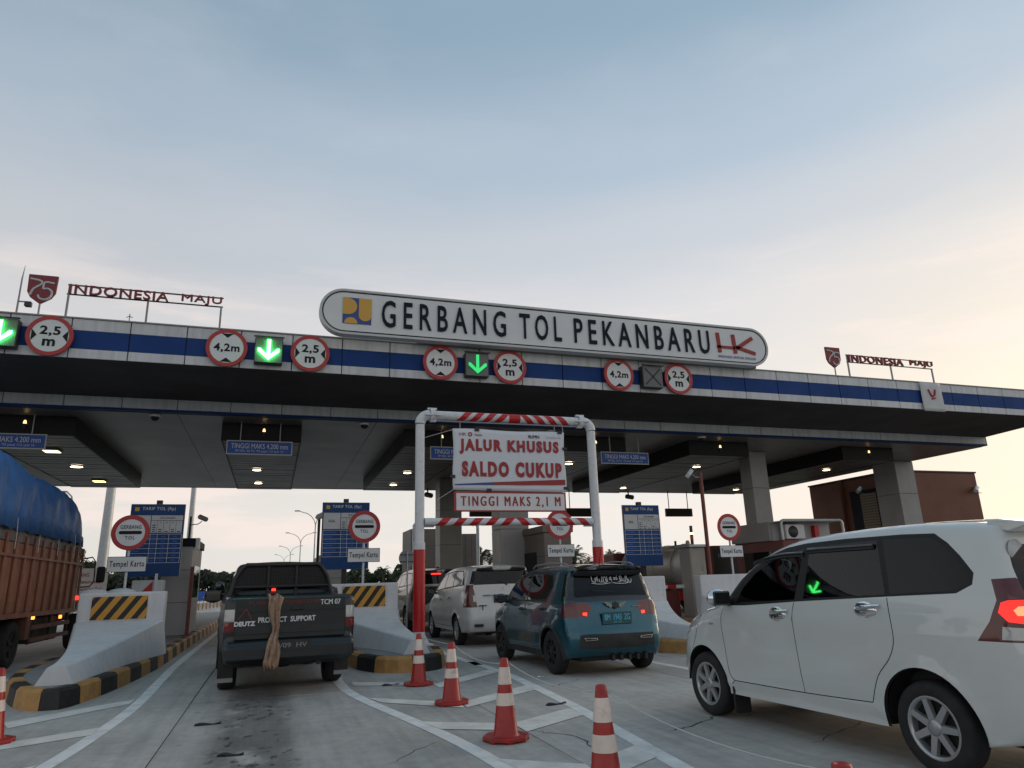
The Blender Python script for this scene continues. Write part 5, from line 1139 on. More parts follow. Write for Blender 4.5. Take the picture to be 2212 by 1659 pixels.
# ---- dark green pickup
S = dict(top=[(3.85, .38, .1, 0, 1), (3.95, .55, .2, .05), (3.92, .8, .2, .05), (3.75, .98, .15, .04), (3.2, 1.07, .12, .03), (2.75, 1.13, .1, .03, 1), (2.35, 1.5, .06, .04), (2.1, 1.69, .06, .04), (1.7, 1.785, .08, .03), (1.2, 1.81, .08, .03), (.86, 1.79, .07, .03), (.72, 1.72, .05, .02, 1), (.58, 1.32, .05, .01, 1), (.55, 1.296, .02, 0, 1), (-1.14, 1.285, .03, 0, 1), (-1.20, 1.25, .05, .012, 1), (-1.215, 1.0, .06, .015), (-1.205, .73, .05, .012, 1), (-1.29, .69, .05, .03, 1), (-1.32, .56, .06, .03), (-1.28, .44, .05, .02, 1), (-1.1, .42, .04, 0, 1)],
         sill=.42, arches=[(0, .40, .46), (2.96, .40, .45)], wz=[(.4, .83), (.6, .87), (.9, .885), (1.15, .88), (1.26, .865), (1.32, .83), (1.5, .755), (1.8, .67)], ws=[(4, .1), (3.6, .03), (3.2, 0), (-1.0, 0), (-1.3, .015)], rear_from=15, front_to=7, flare=.03,
         side=[('window', 'glass_dark', [(2.4, 1.34), (2.1, 1.58), (1.8, 1.66), (1.7, 1.66), (1.7, 1.34)]), ('window', 'glass_dark', [(1.64, 1.34), (1.64, 1.66), (1.0, 1.66), (.85, 1.36)]),
               ('tail_lamp', 'lamp_clear', [(-1.10, 1.135), (-1.10, .975), (-1.4, .975), (-1.4, 1.135)], 'clear'), ('tail_lamp', 'lamp_red', [(-1.10, .97), (-1.10, .845), (-1.4, .845), (-1.4, .97)], 'red'),
               ('door', 'paint', [(2.55, 1.28), (2.55, .5), (1.68, .5), (1.68, 1.28)]), ('door', 'paint', [(1.66, 1.28), (1.66, .5), (.9, .5), (.75, 1.28)])],
         seams=[[(2.56, 1.28), (2.56, .5)], [(1.67, 1.28), (1.67, .5)], [(.74, 1.28), (.89, .5)]],
         band=[('windscreen', 'glass_mid', 'front', [(-.70, 1.18), (-.6, 1.66), (.6, 1.66), (.70, 1.18)]), ('rear_window', 'glass_dark', 'top', [(-.60, .70), (.60, .70), (.62, .60), (-.62, .60)]),
               *[('tail_lamp', m, 'rear', [(s_*x, z) for x, z in P], k) for s_ in (1, -1) for m, k, P in (('lamp_clear', 'clear', [(.745, 1.135), (.745, .975), (.95, .975), (.95, 1.135)]), ('lamp_red', 'red', [(.745, .97), (.745, .845), (.95, .845), (.95, .97)]))]])
c = car_root('dark green pickup with white DEUTZ lettering on its tailgate', .21, 11.95, -4.1, 'pickup', name='pickup_truck')
sh = shell(c, S, 'green_paint_and_reflection'); under(c, S, .86, .40, -1.0, 3.7)
for x, s in ((-.755, 0), (.755, 0), (-.755, 2.96), (.755, 2.96)): wheel(c, x, s, .375, .245, .21, 6, 'rim_silver')
tg = grp('tailgate', c)
mb_ = MB(); mb_.box(-.735, .735, -1.245, -1.225, .735, 1.268); mb_.build('tailgate_panel', 'green_paint_and_reflection', tg, bevel=.012)
mb_ = MB(); mb_.box(-.72, .72, -1.251, -1.246, 1.085, 1.10); mb_.box(-.72, .72, -1.251, -1.246, .80, .812); mb_.build('pressing_line', 'seam', tg)
mb_ = MB(); mb_.box(-.02, .16, -1.262, -1.246, 1.10, 1.15); mb_.build('tailgate_handle', 'black_plastic', tg, bevel=.008)
txt('DEUTZ', 'text_white', tg, -.61, -1.252, .945, .27, .062, .004, .06); txt('PRODUCT  SUPPORT', 'text_white', tg, -.06, -1.252, .985, .76, .072, .004, .03); txt('TCM 07', 'text_white', tg, .52, -1.252, 1.195, .28, .07, .004, .05)
txt('PT. PERKASA CONSINDO UTAMA', 'maroon', tg, -.08, -1.252, 1.21, .98, .048, .004)
mb_ = MB()
for p, q in (((-.70, 1.0), (-.60, 1.14)), ((-.60, 1.14), (-.53, 1.0))): bar(mb_, p, q, .012)
for i, q in enumerate(mb_.v): mb_.v[i] = (q[0], q[1]*.2-1.250, q[2])
mb_.build('spire_logo', 'maroon', tg)
g = grp('rear_step', c)
mb_ = MB(); mb_.box(-.84, .84, -1.40, -1.30, .47, .66); mb_.build('bumper_bar', 'green_paint_and_reflection', g, bevel=.03)
mb_ = MB(); mb_.box(-.26, .26, -1.412, -1.401, .60, .71); mb_.build('plate_holder', 'dirty_black', g)
txt('0/09  HV', 'metal_grey', g, .0, -1.416, .655, .40, .06, .003)
for sd_ in (-1, 1):
    mb_ = MB(); mb_.box(sd_*.80-.10, sd_*.80+.10, -.62, -.60, .16, .56); o = mb_.build('mud_flap', 'dirty_black', c)
    mb_ = MB(); mb_.box(sd_*.80-.105, sd_*.80+.105, -.632, -.59, .155, .21); mb_.build('flap_weight', 'metal_grey', c)
    mirror(c, sd_*1.02, 2.25, 1.30, 'black_plastic', 1.35)
    mb_ = MB(); mb_.tube([(sd_*.82, 2.3, 1.2), (sd_*.96, 2.4, 1.5)], .015, 6); mb_.ball((sd_*.93, 2.38, 1.47), .09, .05, .09, 14, 8); mb_.build('round_mirror', 'black_gloss', c)
mb_ = MB(); mb_.tube([(-.7, -.9, .42), (.7, -.9, .42)], .06, 10); mb_.tube([(.38, -1.25, .40), (.38, -.4, .42)], .035, 10); mb_.lathe([(.001, -.12), (.13, -.1), (.16, 0), (.13, .1), (.001, .12)], 16, (0, 0, .37)); mb_.build('axle', 'dirty_black', c)
# rack with wire mesh behind the cab
g = grp('cab_guard', c)
R_ = lambda a, b, r=.026: MB().tube([a, b], r, 8)
mb_ = MB(); mb_.tube([(-.80, .52, 1.28), (-.72, .56, 1.58), (-.62, .57, 1.73), (-.56, .57, 1.775), (.56, .57, 1.775), (.62, .57, 1.73), (.72, .56, 1.58), (.80, .52, 1.28)], .034, 10); mb_.build('hoop', 'black_plastic', g)
for x in (-.22, .22): R_((x, .57, 1.28), (x, .57, 1.775)).build('upright', 'black_plastic', g)
R_((-.74, .55, 1.43), (.74, .55, 1.43)).build('cross_tube', 'black_plastic', g)
mb_ = MB()
for k in range(-16, 17):
    x = k*.04
    mb_.box(x-.003, x+.003, .575, .581, 1.44, 1.76)
for k in range(8):
    z = 1.46+k*.04; mb_.box(-.66, .66, .575, .581, z-.003, z+.003)
mb_.build('wire_mesh', 'metal_dark', g)
mb_ = MB(); mb_.prism([(-.76, 1.30), (.76, 1.30), (.69, 1.60), (.60, 1.75), (-.60, 1.75), (-.69, 1.60)], .60, .615); mb_.build('guard_panel', 'trim_black', g)
mb_ = MB(); mb_.box(-.16, -.10, .50, .53, 1.36, 1.40); mb_.build('high_stop_lamp', 'lamp_red_lit', c)
# tan cloth dangling from the tailgate
t = thing('hanging_cloth', 'tan twisted cloth dangling from the pickup tailgate', 'cloth', (.21, 11.95, 0), math.radians(4.1)); v = []; f = []
prof = [(1.31, -.24, .095, .0), (1.27, -.235, .10, .03), (1.15, -.235, .085, .05), (1.02, -.23, .07, .05), (.90, -.22, .05, .05), (.82, -.215, .042, .06), (.74, -.23, .055, .16), (.66, -.245, .085, .20), (.55, -.25, .095, .205), (.45, -.25, .10, .205), (.37, -.255, .085, .205)]
nu = 16
for k, (z, x, w_, yo) in enumerate(prof):
    for i in range(nu):
        u = i/(nu-1)*2-1; v.append((x+u*w_+.012*math.sin(k*1.9), -1.262-yo*.92-.020*math.cos(u*7+k*.8)-.012*math.sin(u*13-k), z+.02*math.sin(u*5+k)*(1 if k in (0, 10) else .2)))
for k in range(len(prof)-1):
    for i in range(nu-1): f.append((k*nu+i, k*nu+i+1, (k+1)*nu+i+1, (k+1)*nu+i))
mb_ = MB(); mb_.add(v, f, True); o = mb_.build('cloth', 'cloth_tan', t); o.modifiers.new('s', 'SOLIDIFY').thickness = .006
# ------------------------------------------------------------------ lorry with tarpaulin at left
mat('truck_orange', (.33, .135, .075), .5, noise=(2.5, .3), streak=.25); mat('truck_post', (.25, .095, .055), .5, noise=(3, .3)); mat('tarp_blue', (.045, .155, .42), .5, noise=(1.6, .3), bump=(6, 1.0), streak=.2); mat('tarp_grey', (.16, .15, .145), .6, noise=(3, .3)); mat('dark_iron', (.022, .02, .019), .7, noise=(4, .3)); mat('rust_rail', (.14, .055, .035), .6, noise=(5, .3))
t = thing('cargo_truck', 'orange-brown cargo truck under a blue tarpaulin at the left edge', 'truck', (-6.05, 18.0, 0))
XS = 1.15      # half width of the bed, right side faces the camera
Y0, Y1 = -4.2, 4.0
mb_ = MB(); mb_.box(-XS+.05, XS-.05, Y0, Y1, 1.02, 1.12); mb_.build('bed_floor', 'dark_iron', t)
y = Y0; k = 0
while y < Y1-.1:
    w_ = .52
    for sd_ in (-1, 1):
        mb_ = MB(); mb_.box(sd_*(XS-.05) if sd_ > 0 else -XS, XS if sd_ > 0 else -XS+.05, y+.02, min(y+w_-.02, Y1), 1.08, 2.45)
        mb_.build('side_panel', 'truck_orange', t, bevel=.012)
        mb_ = MB(); x0 = XS if sd_ > 0 else -XS-.05
        mb_.box(x0, x0+.05, y+w_-.015, y+w_+.075, 1.02, 2.60); mb_.build('stake', 'truck_post', t, bevel=.01)
        mb_ = MB(); mb_.box(sd_*(XS-.03) if sd_ > 0 else -XS, XS if sd_ > 0 else -XS+.03, y+.01, min(y+w_+.07, Y1), 2.46, 2.74); mb_.build('top_board', 'tarp_grey', t, bevel=.01)
    y += .60; k += 1
mb_ = MB(); mb_.box(-XS, XS, Y1, Y1+.06, 1.02, 2.9); mb_.build('headboard', 'truck_post', t); mb_ = MB(); mb_.box(-XS, XS, Y0-.06, Y0, 1.02, 2.6); mb_.build('tailboard', 'truck_orange', t)
mb_ = MB(); mb_.box(XS+.05, XS+.065, Y0, Y1, 2.16, 2.21); mb_.box(XS-.02, XS+.055, Y0, Y1, .98, 1.08); mb_.build('side_rail', 'truck_post', t)
# tarpaulin
v = []; f = []; ny = 60; nc = 34; rng = random.Random(3)
def th(y):  # shoulder height along the load
    return np.interp(y, [-4.3, -2.9, -2.0, -.7, -.15, 0.0, .9, 1.8, 2.9, 3.3, 3.6, 4.05, 4.15], [3.95, 3.98, 3.96, 3.86, 3.74, 3.70, 3.80, 3.76, 3.70, 3.62, 3.48, 3.0, 2.62])
for i in range(ny+1):
    y = -4.3+8.45*i/ny; h_ = th(y)
    for j in range(nc+1):
        u = j/nc; a = PI*(1-u)          # from the left eave over to the right eave
        x = 1.22*np.sign(math.cos(a))*abs(math.cos(a))**.28; z = 2.70+(h_-2.70+.25*math.sin(a)**3)*abs(math.sin(a))**.42
        w_ = .028*math.sin(y*7+3*u*PI)*(z < h_) + .022*math.sin(y*15.3+u*9)+.02*math.sin(y*3.1+u*21)
        x += w_*np.sign(x)*.8 - .10*np.sign(x)*max(0, y-3.2); z += .018*math.sin(y*9+u*17)-(.04*abs(math.sin(y*4.1)) if j in (0, nc) else 0)
        v.append((float(x), y, float(z)))
for i in range(ny):
    for j in range(nc): f.append((i*(nc+1)+j, (i+1)*(nc+1)+j, (i+1)*(nc+1)+j+1, i*(nc+1)+j+1))
mb_ = MB(); mb_.add(v, f, True); o = mb_.build('tarpaulin', 'tarp_blue', t); o.modifiers.new('s', 'SOLIDIFY').thickness = .012
for y in (-3.2, -1.6, -.1, 1.4, 2.9):
    mb_ = MB(); mb_.tube([(XS+.10, y, 2.30), (XS+.09, y+.03, 2.62), (XS+.07, y+.02, 2.9)], .009, 5); mb_.build('tie_rope', 'rope_white', t)
mb_ = MB(); mb_.box(-.45, -.3, Y0, 6.0, .62, .98); mb_.box(.3, .45, Y0, 6.0, .62, .98); mb_.build('chassis', 'dark_iron', t)
g = grp('side_guard', t)
for z in (.44, .70): mb_ = MB(); mb_.box(XS-.02, XS+.02, .55, 3.7, z, z+.09); mb_.build('guard_rail', 'rust_rail', g)
for y in (.6, 2.1, 3.6): mb_ = MB(); mb_.box(XS-.08, XS-.021, y, y+.08, .40, 1.02); mb_.build('guard_post', 'dark_iron', g)
mb_ = MB(); mb_.box(.5, XS-.12, 1.2, 3.2, .38, .95); mb_.build('tool_box', 'dark_iron', t, bevel=.03)
mb_ = MB(); mb_.box(XS-.25, XS+.02, .15, .42, .52, 1.02); mb_.build('mudguard', 'rust_rail', t)
for y in (-.45, 5.05):
    for x in (-.98, .98): wheel(t, x, y, .46, .28, .27, 5, 'dark_iron')
    if y < 0:
        for x in (-.64, .64): wheel(t, x, y, .46, .24, .27, 5, 'dark_iron')
for y, m, z, s in ((.52, 'amber_lit', .95, .045), (2.72, 'amber_lit', .90, .05), (4.14, 'lamp_red_lit', 1.33, .07)):
    mb_ = MB(); mb_.box(XS+.0, XS+.05, y-s, y+s, z-s*.8, z+s*.8); mb_.build('side_marker', m, t, bevel=.01)
g = grp('cab', t)
mb_ = MB(); mb_.prism([(4.35, .75), (5.5, .75), (5.55, 1.6), (5.35, 2.45), (4.4, 2.5)], -.78, .78, 'yz'); mb_.build('cab_shell', 'truck_post', g, bevel=.06, seg=2)
mb_ = MB(); mb_.prism([(4.7, 1.65), (5.35, 1.65), (5.2, 2.25), (4.7, 2.3)], .782, .788, 'yz'); mb_.build('cab_window', 'glass_dark', g)
mb_ = MB(); mb_.tube([(.78, 5.2, 2.35), (1.20, 5.2, 2.42), (1.28, 5.2, 2.3), (1.30, 5.2, 1.75), (1.2, 5.2, 1.62), (.78, 5.2, 1.6)], .018, 8); mb_.build('mirror_bracket', 'black_plastic', t)
mb_ = MB(); mb_.box(1.34, 1.56, 5.15, 5.25, 1.72, 2.16); mb_.build('truck_mirror', 'black_plastic', t, bevel=.05, seg=2)

# ------------------------------------------------------------------ signs on the islands
def toll_sign(x, zc_, label, y=18.2):
    t = thing('toll_sign', label, 'road sign', (x, y, .245), group='round GERBANG TOL signs on the islands'); z = zc_-.245
    mb_ = MB(); mb_.tube([(0, .03, 0), (0, .03, z+.3)], .03, 10); mb_.build('post', 'pole_white', t)
    for s in (-1, 1): mb_ = MB(); mb_.prism([(s*.03, 0), (s*.14, 0), (s*.03, .22)], .02, .04); mb_.build('foot_gusset', 'pole_white', t)
    g = grp('disc', t, (0, 0, z))
    mb_ = MB(); mb_.prism(circ(0, 0, .305, 40), -.014, .0); mb_.build('face', 'sign_white', g)
    mb_ = MB(); ringpoly(mb_, 0, 0, .30, .395, -.02, .004, 44); mb_.build('rim', 'sign_red', g)
    mb_ = MB(); mb_.prism([(p[0]+.20, p[1]) for p in circ(0, 0, .037, 8, -PI/2, PI/2)]+[(p[0]-.20, p[1]) for p in circ(0, 0, .037, 8, PI/2, 3*PI/2)], -.02, -.0145); mb_.build('bar', 'text_black', g)
    txt('GERBANG', 'text_black', g, 0, -.017, .125, .43, .085, .004, .01, 1.1); txt('TOL', 'text_black', g, 0, -.017, -.115, .20, .08, .004, .01, 1.3)
    g = grp('card_plate', t, (0, 0, z-.70))
    mb_ = MB(); mb_.box(-.40, .40, -.012, .0, -.17, .17); mb_.build('plate_edge', 'text_black', g, bevel=.004)
    mb_ = MB(); mb_.box(-.388, .388, -.016, -.0125, -.158, .158); mb_.build('plate', 'sign_white', g)
    txt('Tempel Kartu', 'text_black', g, 0, -.019, -.01, .70, .17, .003, .015, 1.15)
toll_sign(-3.11, 2.73, 'GERBANG TOL and Tempel Kartu sign at far left by the truck')
toll_sign(2.14, 2.84, 'GERBANG TOL and Tempel Kartu sign right of the pickup cab')
toll_sign(7.43, 2.87, 'GERBANG TOL and Tempel Kartu sign seen through the portal')
toll_sign(12.86, 2.77, 'GERBANG TOL and Tempel Kartu sign above the white van bonnet')
def tariff(x, y, w, h, z0, label, tilt=0.):
    t = thing('tariff_board', label, 'information board', (x, y, .245), tilt, 'blue toll tariff boards'); b = z0-.245
    for s in (-.0,):
        mb_ = MB(); mb_.box(-.07, .07, .045, .17, 0, b+h+.12); mb_.build('post', 'metal_dark', t)
    mb_ = MB(); mb_.box(-w/2-.012, w/2+.012, -.02, .04, b-.012, b+h+.012); mb_.build('frame', 'metal_grey', t, bevel=.012)
    mb_ = MB(); mb_.box(-w/2, w/2, -.026, -.021, b, b+h); mb_.build('blue_panel', 'board_blue', t)
    zt = b+h
    mb_ = MB(); mb_.box(-w*.48, -w*.12, -.031, -.0265, zt-h*.40, zt-h*.155); mb_.build('origin_panel', 'sign_grey', t)
    mb_ = MB(); mb_.box(-w*.105, w*.48, -.031, -.0265, zt-h*.225, zt-h*.155); mb_.build('class_heading', 'sign_grey', t)
    for k in range(5):
        a = -w*.105+k*w*.117; mb_ = MB(); mb_.box(a, a+w*.11, -.031, -.0265, zt-h*.40, zt-h*.232); mb_.build('class_panel', 'sign_grey', t)
        txt(('I', 'II', 'III', 'IV', 'V')[k], 'text_black', t, a+w*.055, -.034, zt-h*.255, None, h*.022, .003)
        for q in range((4, 2, 1, 2, 1)[k]):
            mb_ = MB(); mb_.box(a+w*.025, a+w*.085, -.034, -.0315, zt-h*(.39-.03*q), zt-h*(.378-.03*q)); mb_.build('vehicle_icon', 'text_black', t)
    txt('TARIF TOL (Rp)', 'text_white', t, .02, -.03, zt-h*.065, w*.62, h*.058, .003, .01, 1.1); txt('ASAL', 'text_black', t, -w*.30, -.034, zt-h*.28, w*.15, h*.042, .003); txt('GOLONGAN', 'text_black', t, w*.19, -.034, zt-h*.19, w*.28, h*.032, .003)
    mb_ = MB(); mb_.box(-w*.43, -w*.35, -.03, -.0265, zt-h*.095, zt-h*.04); mb_.build('emblem', 'logo_yellow', t)
    for r in range(7):
        z = zt-h*(.42+.066*r); mb_ = MB(); mb_.box(-w*.48, w*.48, -.029, -.0265, z-.005, z+.005); mb_.build('table_rule', 'text_white', t)
    for u in (-.48, -.10, .03, .245, .48):
        mb_ = MB(); mb_.box(w*u-.005, w*u+.005, -.0315, -.0292, zt-h*.815, zt-h*.42); mb_.build('table_rule', 'text_white', t)
    for r in range(6):
        z = zt-h*(.453+.066*r)
        for x0, ww in ((-.44, .16 if r % 2 else .24), (-.075, .07), (.10, .08), (.32, .08)):
            mb_ = MB(); mb_.box(w*x0, w*(x0+ww), -.0285, -.0265, z-h*.010, z+h*.010); mb_.build('table_entry', 'sign_blue', t)
tariff(-2.98, 21.0, 1.30, 1.86, 1.81, 'blue TARIF TOL board at left behind the GERBANG TOL sign')
tariff(1.92, 20.8, 1.30, 1.84, 1.88, 'blue TARIF TOL board behind the pickup cab')
tariff(11.05, 20.2, 1.30, 1.86, 1.76, 'blue TARIF TOL board right of the portal, before the tanker', tilt=.02)
t = thing('round_sign_back', 'grey back of a round sign left of the portal post', 'road sign', (3.48, 19.6, .0))
mb_ = MB(); mb_.prism(circ(0, 2.1, .23, 32), 0, .015); mb_.build('disc', 'metal_grey', t); mb_ = MB(); mb_.box(-.2, .2, -.02, -.001, 2.0, 2.02); mb_.box(-.2, .2, -.02, -.001, 2.18, 2.2); mb_.build('rib', 'metal_dark', t)
mb_ = MB(); mb_.tube([(0, -.03, 0.2), (0, -.03, 2.3)], .02, 8); mb_.build('post', 'galv', t)
t = thing('notice_board', 'white notice board with red words Menurunkan Gerbang Tol behind the truck mirror', 'sign', (-6.9, 34, 0))
mb_ = MB(); mb_.box(-.86, .42, -.02, .02, 1.43, 2.46); mb_.build('board', 'sign_white', t)
for s, z, w_ in (('ANG', 2.20, .34), ('Menurunkan', 1.93, .86), ('Gerbang Tol', 1.62, .86)): txt(s, 'text_red', t, -.20 if s != 'ANG' else -.42, -.025, z, w_, .15, .004, .02)
for x in (-.7, .3): mb_ = MB(); mb_.box(x-.04, x+.04, .021, .08, 0, 2.4); mb_.build('post', 'galv', t)

# ------------------------------------------------------------------ booths, cabinets, poles
def booth(x0, x1, y0, y1, h, label, wall='booth_grey', band='text_darkblue', win=True):
    t = thing('toll_booth', label, 'toll booth', ((x0+x1)/2, y0, .245), group='toll booths'); w, d, z = (x1-x0)/2, y1-y0, h-.245
    mb_ = MB(); mb_.box(-w, w, 0, d, 0, z-.22); mb_.build('wall', wall, t, bevel=.02)
    for k in range(1, 3): mb_ = MB(); mb_.box(-w-.004, w+.004, -.004, d+.004, z*k/3-.006, z*k/3+.006); mb_.build('panel_joint', 'metal_dark', t)
    mb_ = MB(); mb_.box(-w-.06, w+.06, -.06, d+.06, z-.22, z); mb_.build('roof_band', band, t, bevel=.015)
    if win:
        for s in (-1, 1): mb_ = MB(); mb_.box(s*(w+.012)-.008, s*(w+.012)+.008, d*.25, d*.8, z*.38, z*.72); mb_.build('window', 'glass_dark', t)
    return t
t = booth(-2.92, -2.16, 22.2, 25.0, 2.86, 'grey toll booth beside the left tariff board', 'booth_grey')
mb_ = MB(); mb_.box(.44, .53, -.02, .3, 2.30, 2.62); mb_.build('lamp_box', 'sign_white', t)
booth(8.25, 9.2, 21.6, 24.6, 3.12, 'brown toll booth seen through the portal', 'brown_booth', 'brown_booth')
t = booth(1.45, 2.3, 24.0, 27, 2.4, 'small grey toll booth behind the pickup cab', 'booth_grey', 'booth_grey')
def far_booth(x0, x1, y0, y1, h, label):
    t = thing('toll_building', label, 'building', ((x0+x1)/2, y0, 0)); w = (x1-x0)/2
    n = max(3, int((x1-x0)/.7))
    mb_ = MB(); mb_.box(-w+.02, w-.02, .02, y1-y0, 0, h); mb_.build('wall', 'metal_dark', t)
    for k in range(n):
        for z0, z1 in ((0, h*.5), (h*.505, h)):
            mb_ = MB(); mb_.box(-w+2*w*k/n+.01, -w+2*w*(k+1)/n-.01, -.02, .02, z0, z1); mb_.build('wall_panel', 'brown_booth', t)
far_booth(8.0, 11.2, 44, 47, 4.75, 'tall brown panelled block behind the white van')
t = far_booth(11.3, 12.6, 45, 47, 4.5, 'narrow grey panelled block right of the dark column')
# right-hand booth with air conditioner under a white hood
t = thing('toll_booth', 'toll booth with grey roof band and air conditioner above the white van', 'toll booth', (17.65, 20.3, .245), group='toll booths')
mat('booth_red', (.15, .03, .028), .5, noise=(1.5, .15)); mat('band_grey', (.30, .285, .275), .55, noise=(1.2, .15))
mb_ = MB(); mb_.box(-1.22, 1.25, 0, 2.7, 0, 2.25); mb_.build('wall', 'booth_red', t, bevel=.02)
mb_ = MB(); mb_.box(-1.3, 1.33, .55, 2.78, 2.25, 2.90); mb_.build('roof_band', 'band_grey', t, bevel=.02)
mb_ = MB()
mb_.tube([(-1.28, -.1, 2.25), (-1.28, -.1, 2.80), (-1.24, -.1, 2.88), (-1.16, -.1, 2.90), (1.2, -.1, 2.90), (1.27, -.1, 2.88), (1.31, -.1, 2.80), (1.31, -.1, 2.25)], .05, 8); mb_.build('hood_frame', 'galv', t)
mb_ = MB(); mb_.box(-1.28, 1.31, -.1, .54, 2.86, 2.89); mb_.build('hood_roof', 'galv', t); mb_ = MB(); mb_.box(-1.2, 1.25, .50, .545, 2.25, 2.86); mb_.build('recess', 'booth_grey', t)
g = grp('air_conditioner', t, (-.55, .1, 2.28))
mb_ = MB(); mb_.box(-.40, .40, 0, .3, 0, .5); mb_.build('casing', 'sign_grey', g, bevel=.02); mb_ = MB(); mb_.lathe([(.001, -.012), (.20, -.012), (.20, 0)], 24, (-.1, 0, .25), axis='y'); mb_.build('fan_grille', 'metal_dark', g)
mb_ = MB(); mb_.box(.45, .62, .3, .49, 2.35, 2.75); mb_.build('red_box', 'stripe_red', t)
mb_ = MB(); mb_.box(-1.235, -1.221, .5, 2.2, 1.1, 1.9); mb_.build('side_window', 'glass_dark', t)
t = thing('equipment_cabinet', 'beige equipment cabinet with slim signal light left of the red pole', 'cabinet', (12.02, 18.7, .245))
mat('beige_cab', (.36, .32, .28), .5, noise=(2, .12))
mb_ = MB(); mb_.box(-.26, .26, 0, .6, 0, 1.98); mb_.build('casing', 'beige_cab', t, bevel=.015)
mb_ = MB(); mb_.box(-.23, .02, -.012, .0, 1.0, 1.85); mb_.build('door', 'beige_cab', t, bevel=.006); mb_ = MB(); mb_.box(-.34, .30, -.12, .65, 1.99, 2.06); mb_.build('cap', 'galv', t)
for x, z in ((-.05, .60), (.06, .60)): mb_ = MB(); mb_.box(x-.012, x+.012, -.008, 0, z-.08, z+.08); mb_.build('slot', 'maroon', t)
mb_ = MB(); mb_.box(.10, .16, -.012, 0, 1.3, 1.45); mb_.box(.10, .15, -.012, 0, .28, .40); mb_.build('lock', 'metal_grey', t)
mb_ = MB(); mb_.tube([(-.08, .1, 2.06), (-.08, .1, 2.62)], .045, 10); mb_.build('signal_column', 'metal_dark', t)
mb_ = MB(); mb_.lathe([(.048, 2.36), (.048, 2.42)], 12, (-.08, .1, 0)); mb_.build('signal_lens', 'lamp_yellow', t); mb_ = MB(); mb_.lathe([(.048, 2.2), (.048, 2.33)], 12, (-.08, .1, 0)); mb_.build('signal_lens', 'sign_red', t)
mb_ = MB(); mb_.lathe([(.06, 2.06), (.06, 2.15), (.03, 2.19)], 12, (-.24, .1, 0)); mb_.build('beacon', 'amber_lit' if False else 'kerb_yellow', t)
t = thing('barrier_arm', 'red and white barrier arm left of the beige cabinet', 'barrier', (11.76, 19.2, .245))
for k in range(8): mb_ = MB(); mb_.box(-.30*(k+1)+.02, -.30*k-.0+.02, -.03, .03, .82, .92); mb_.build('arm_section', 'stripe_red' if k % 2 else 'sign_white', t)
mb_ = MB(); mb_.box(-.6, -.1, .1, .4, 0, .75); mb_.build('gate_box', 'booth_red', t, bevel=.02)
def cam_pole(x, y, z0, h, m, label, arm=.35, r=.055):
    t = thing('camera_pole', label, 'camera pole', (x, y, z0), group='camera poles')
    mb_ = MB(); mb_.tube([(0, 0, 0), (0, 0, h)], r, 10); mb_.build('pole', m, t)
    mb_ = MB(); mb_.tube([(0, 0, h-.12), (-arm*.6, -.05, h-.14), (-arm, -.1, h-.05)], .02, 6); mb_.build('arm', 'metal_grey', t)
    mb_ = MB(); mb_.tube([(-arm-.30, -.34, h-.14), (-arm+.06, .02, h+.06)], .085, 4); mb_.build('camera_housing', 'sign_grey', t)
cam_pole(11.93, 18.0, .245, 4.1, 'pole_maroon', 'tall red-brown pole with pale camera above the white van')
cam_pole(1.25, 22.0, .245, 3.28, 'metal_dark', 'dark pole with camera at the left edge of the middle tariff board', arm=-.22, r=.04)
t = thing('camera_bracket', 'small camera on a bracket atop the left toll booth', 'camera', (-2.30, 22.3, 2.86))
mb_ = MB(); mb_.tube([(0, 0, 0), (0, 0, .62)], .03, 8); mb_.build('stem', 'metal_dark', t); mb_ = MB(); mb_.tube([(0, 0, .38), (.2, 0, .40), (.3, 0, .48)], .014, 6); mb_.build('arm', 'metal_dark', t); mb_ = MB(); mb_.tube([(.22, .1, .62), (.42, -.12, .52)], .07, 8); mb_.build('camera_housing', 'metal_grey', t)
t = thing('guide_post', 'thin red-brown post at the corner of the left toll booth', 'post', (-2.10, 21.9, .245)); mb_ = MB(); mb_.box(-.045, .045, -.045, .045, 0, 1.82); mb_.build('post', 'pole_maroon', t); mb_ = MB(); mb_.box(-.09, .09, -.09, .09, 0, .03); mb_.build('foot', 'pole_maroon', t)
t = thing('card_machine', 'white card machine with red wedge under the left tariff board', 'machine', (-2.86, 19.6, .245))
mb_ = MB(); mb_.box(-.34, .34, 0, .5, 0, 1.45); mb_.build('casing', 'sign_grey', t, bevel=.02); mb_ = MB(); mb_.prism([(-.34, .95), (.12, .95), (.12, 1.42)], -.006, 0); mb_.build('red_wedge', 'sign_red', t); mb_ = MB(); mb_.box(.16, .22, -.05, 0, .8, 1.6); mb_.build('rail', 'pole_white', t)
t = thing('sandbag_row', 'pale sandbags lying on a block behind the left crash barrier', 'sandbags', (-3.15, 16.75, .245))
for k, x in enumerate((-.25, .25)): mb_ = MB(); mb_.ball((x, 0, 1.16), .28, .2, .10, 14, 8); mb_.build('sandbag', 'sign_grey', t)
mb_ = MB(); mb_.box(-.4, .4, -.2, .2, 0, 1.08); mb_.build('plinth', 'concrete_wall', t)

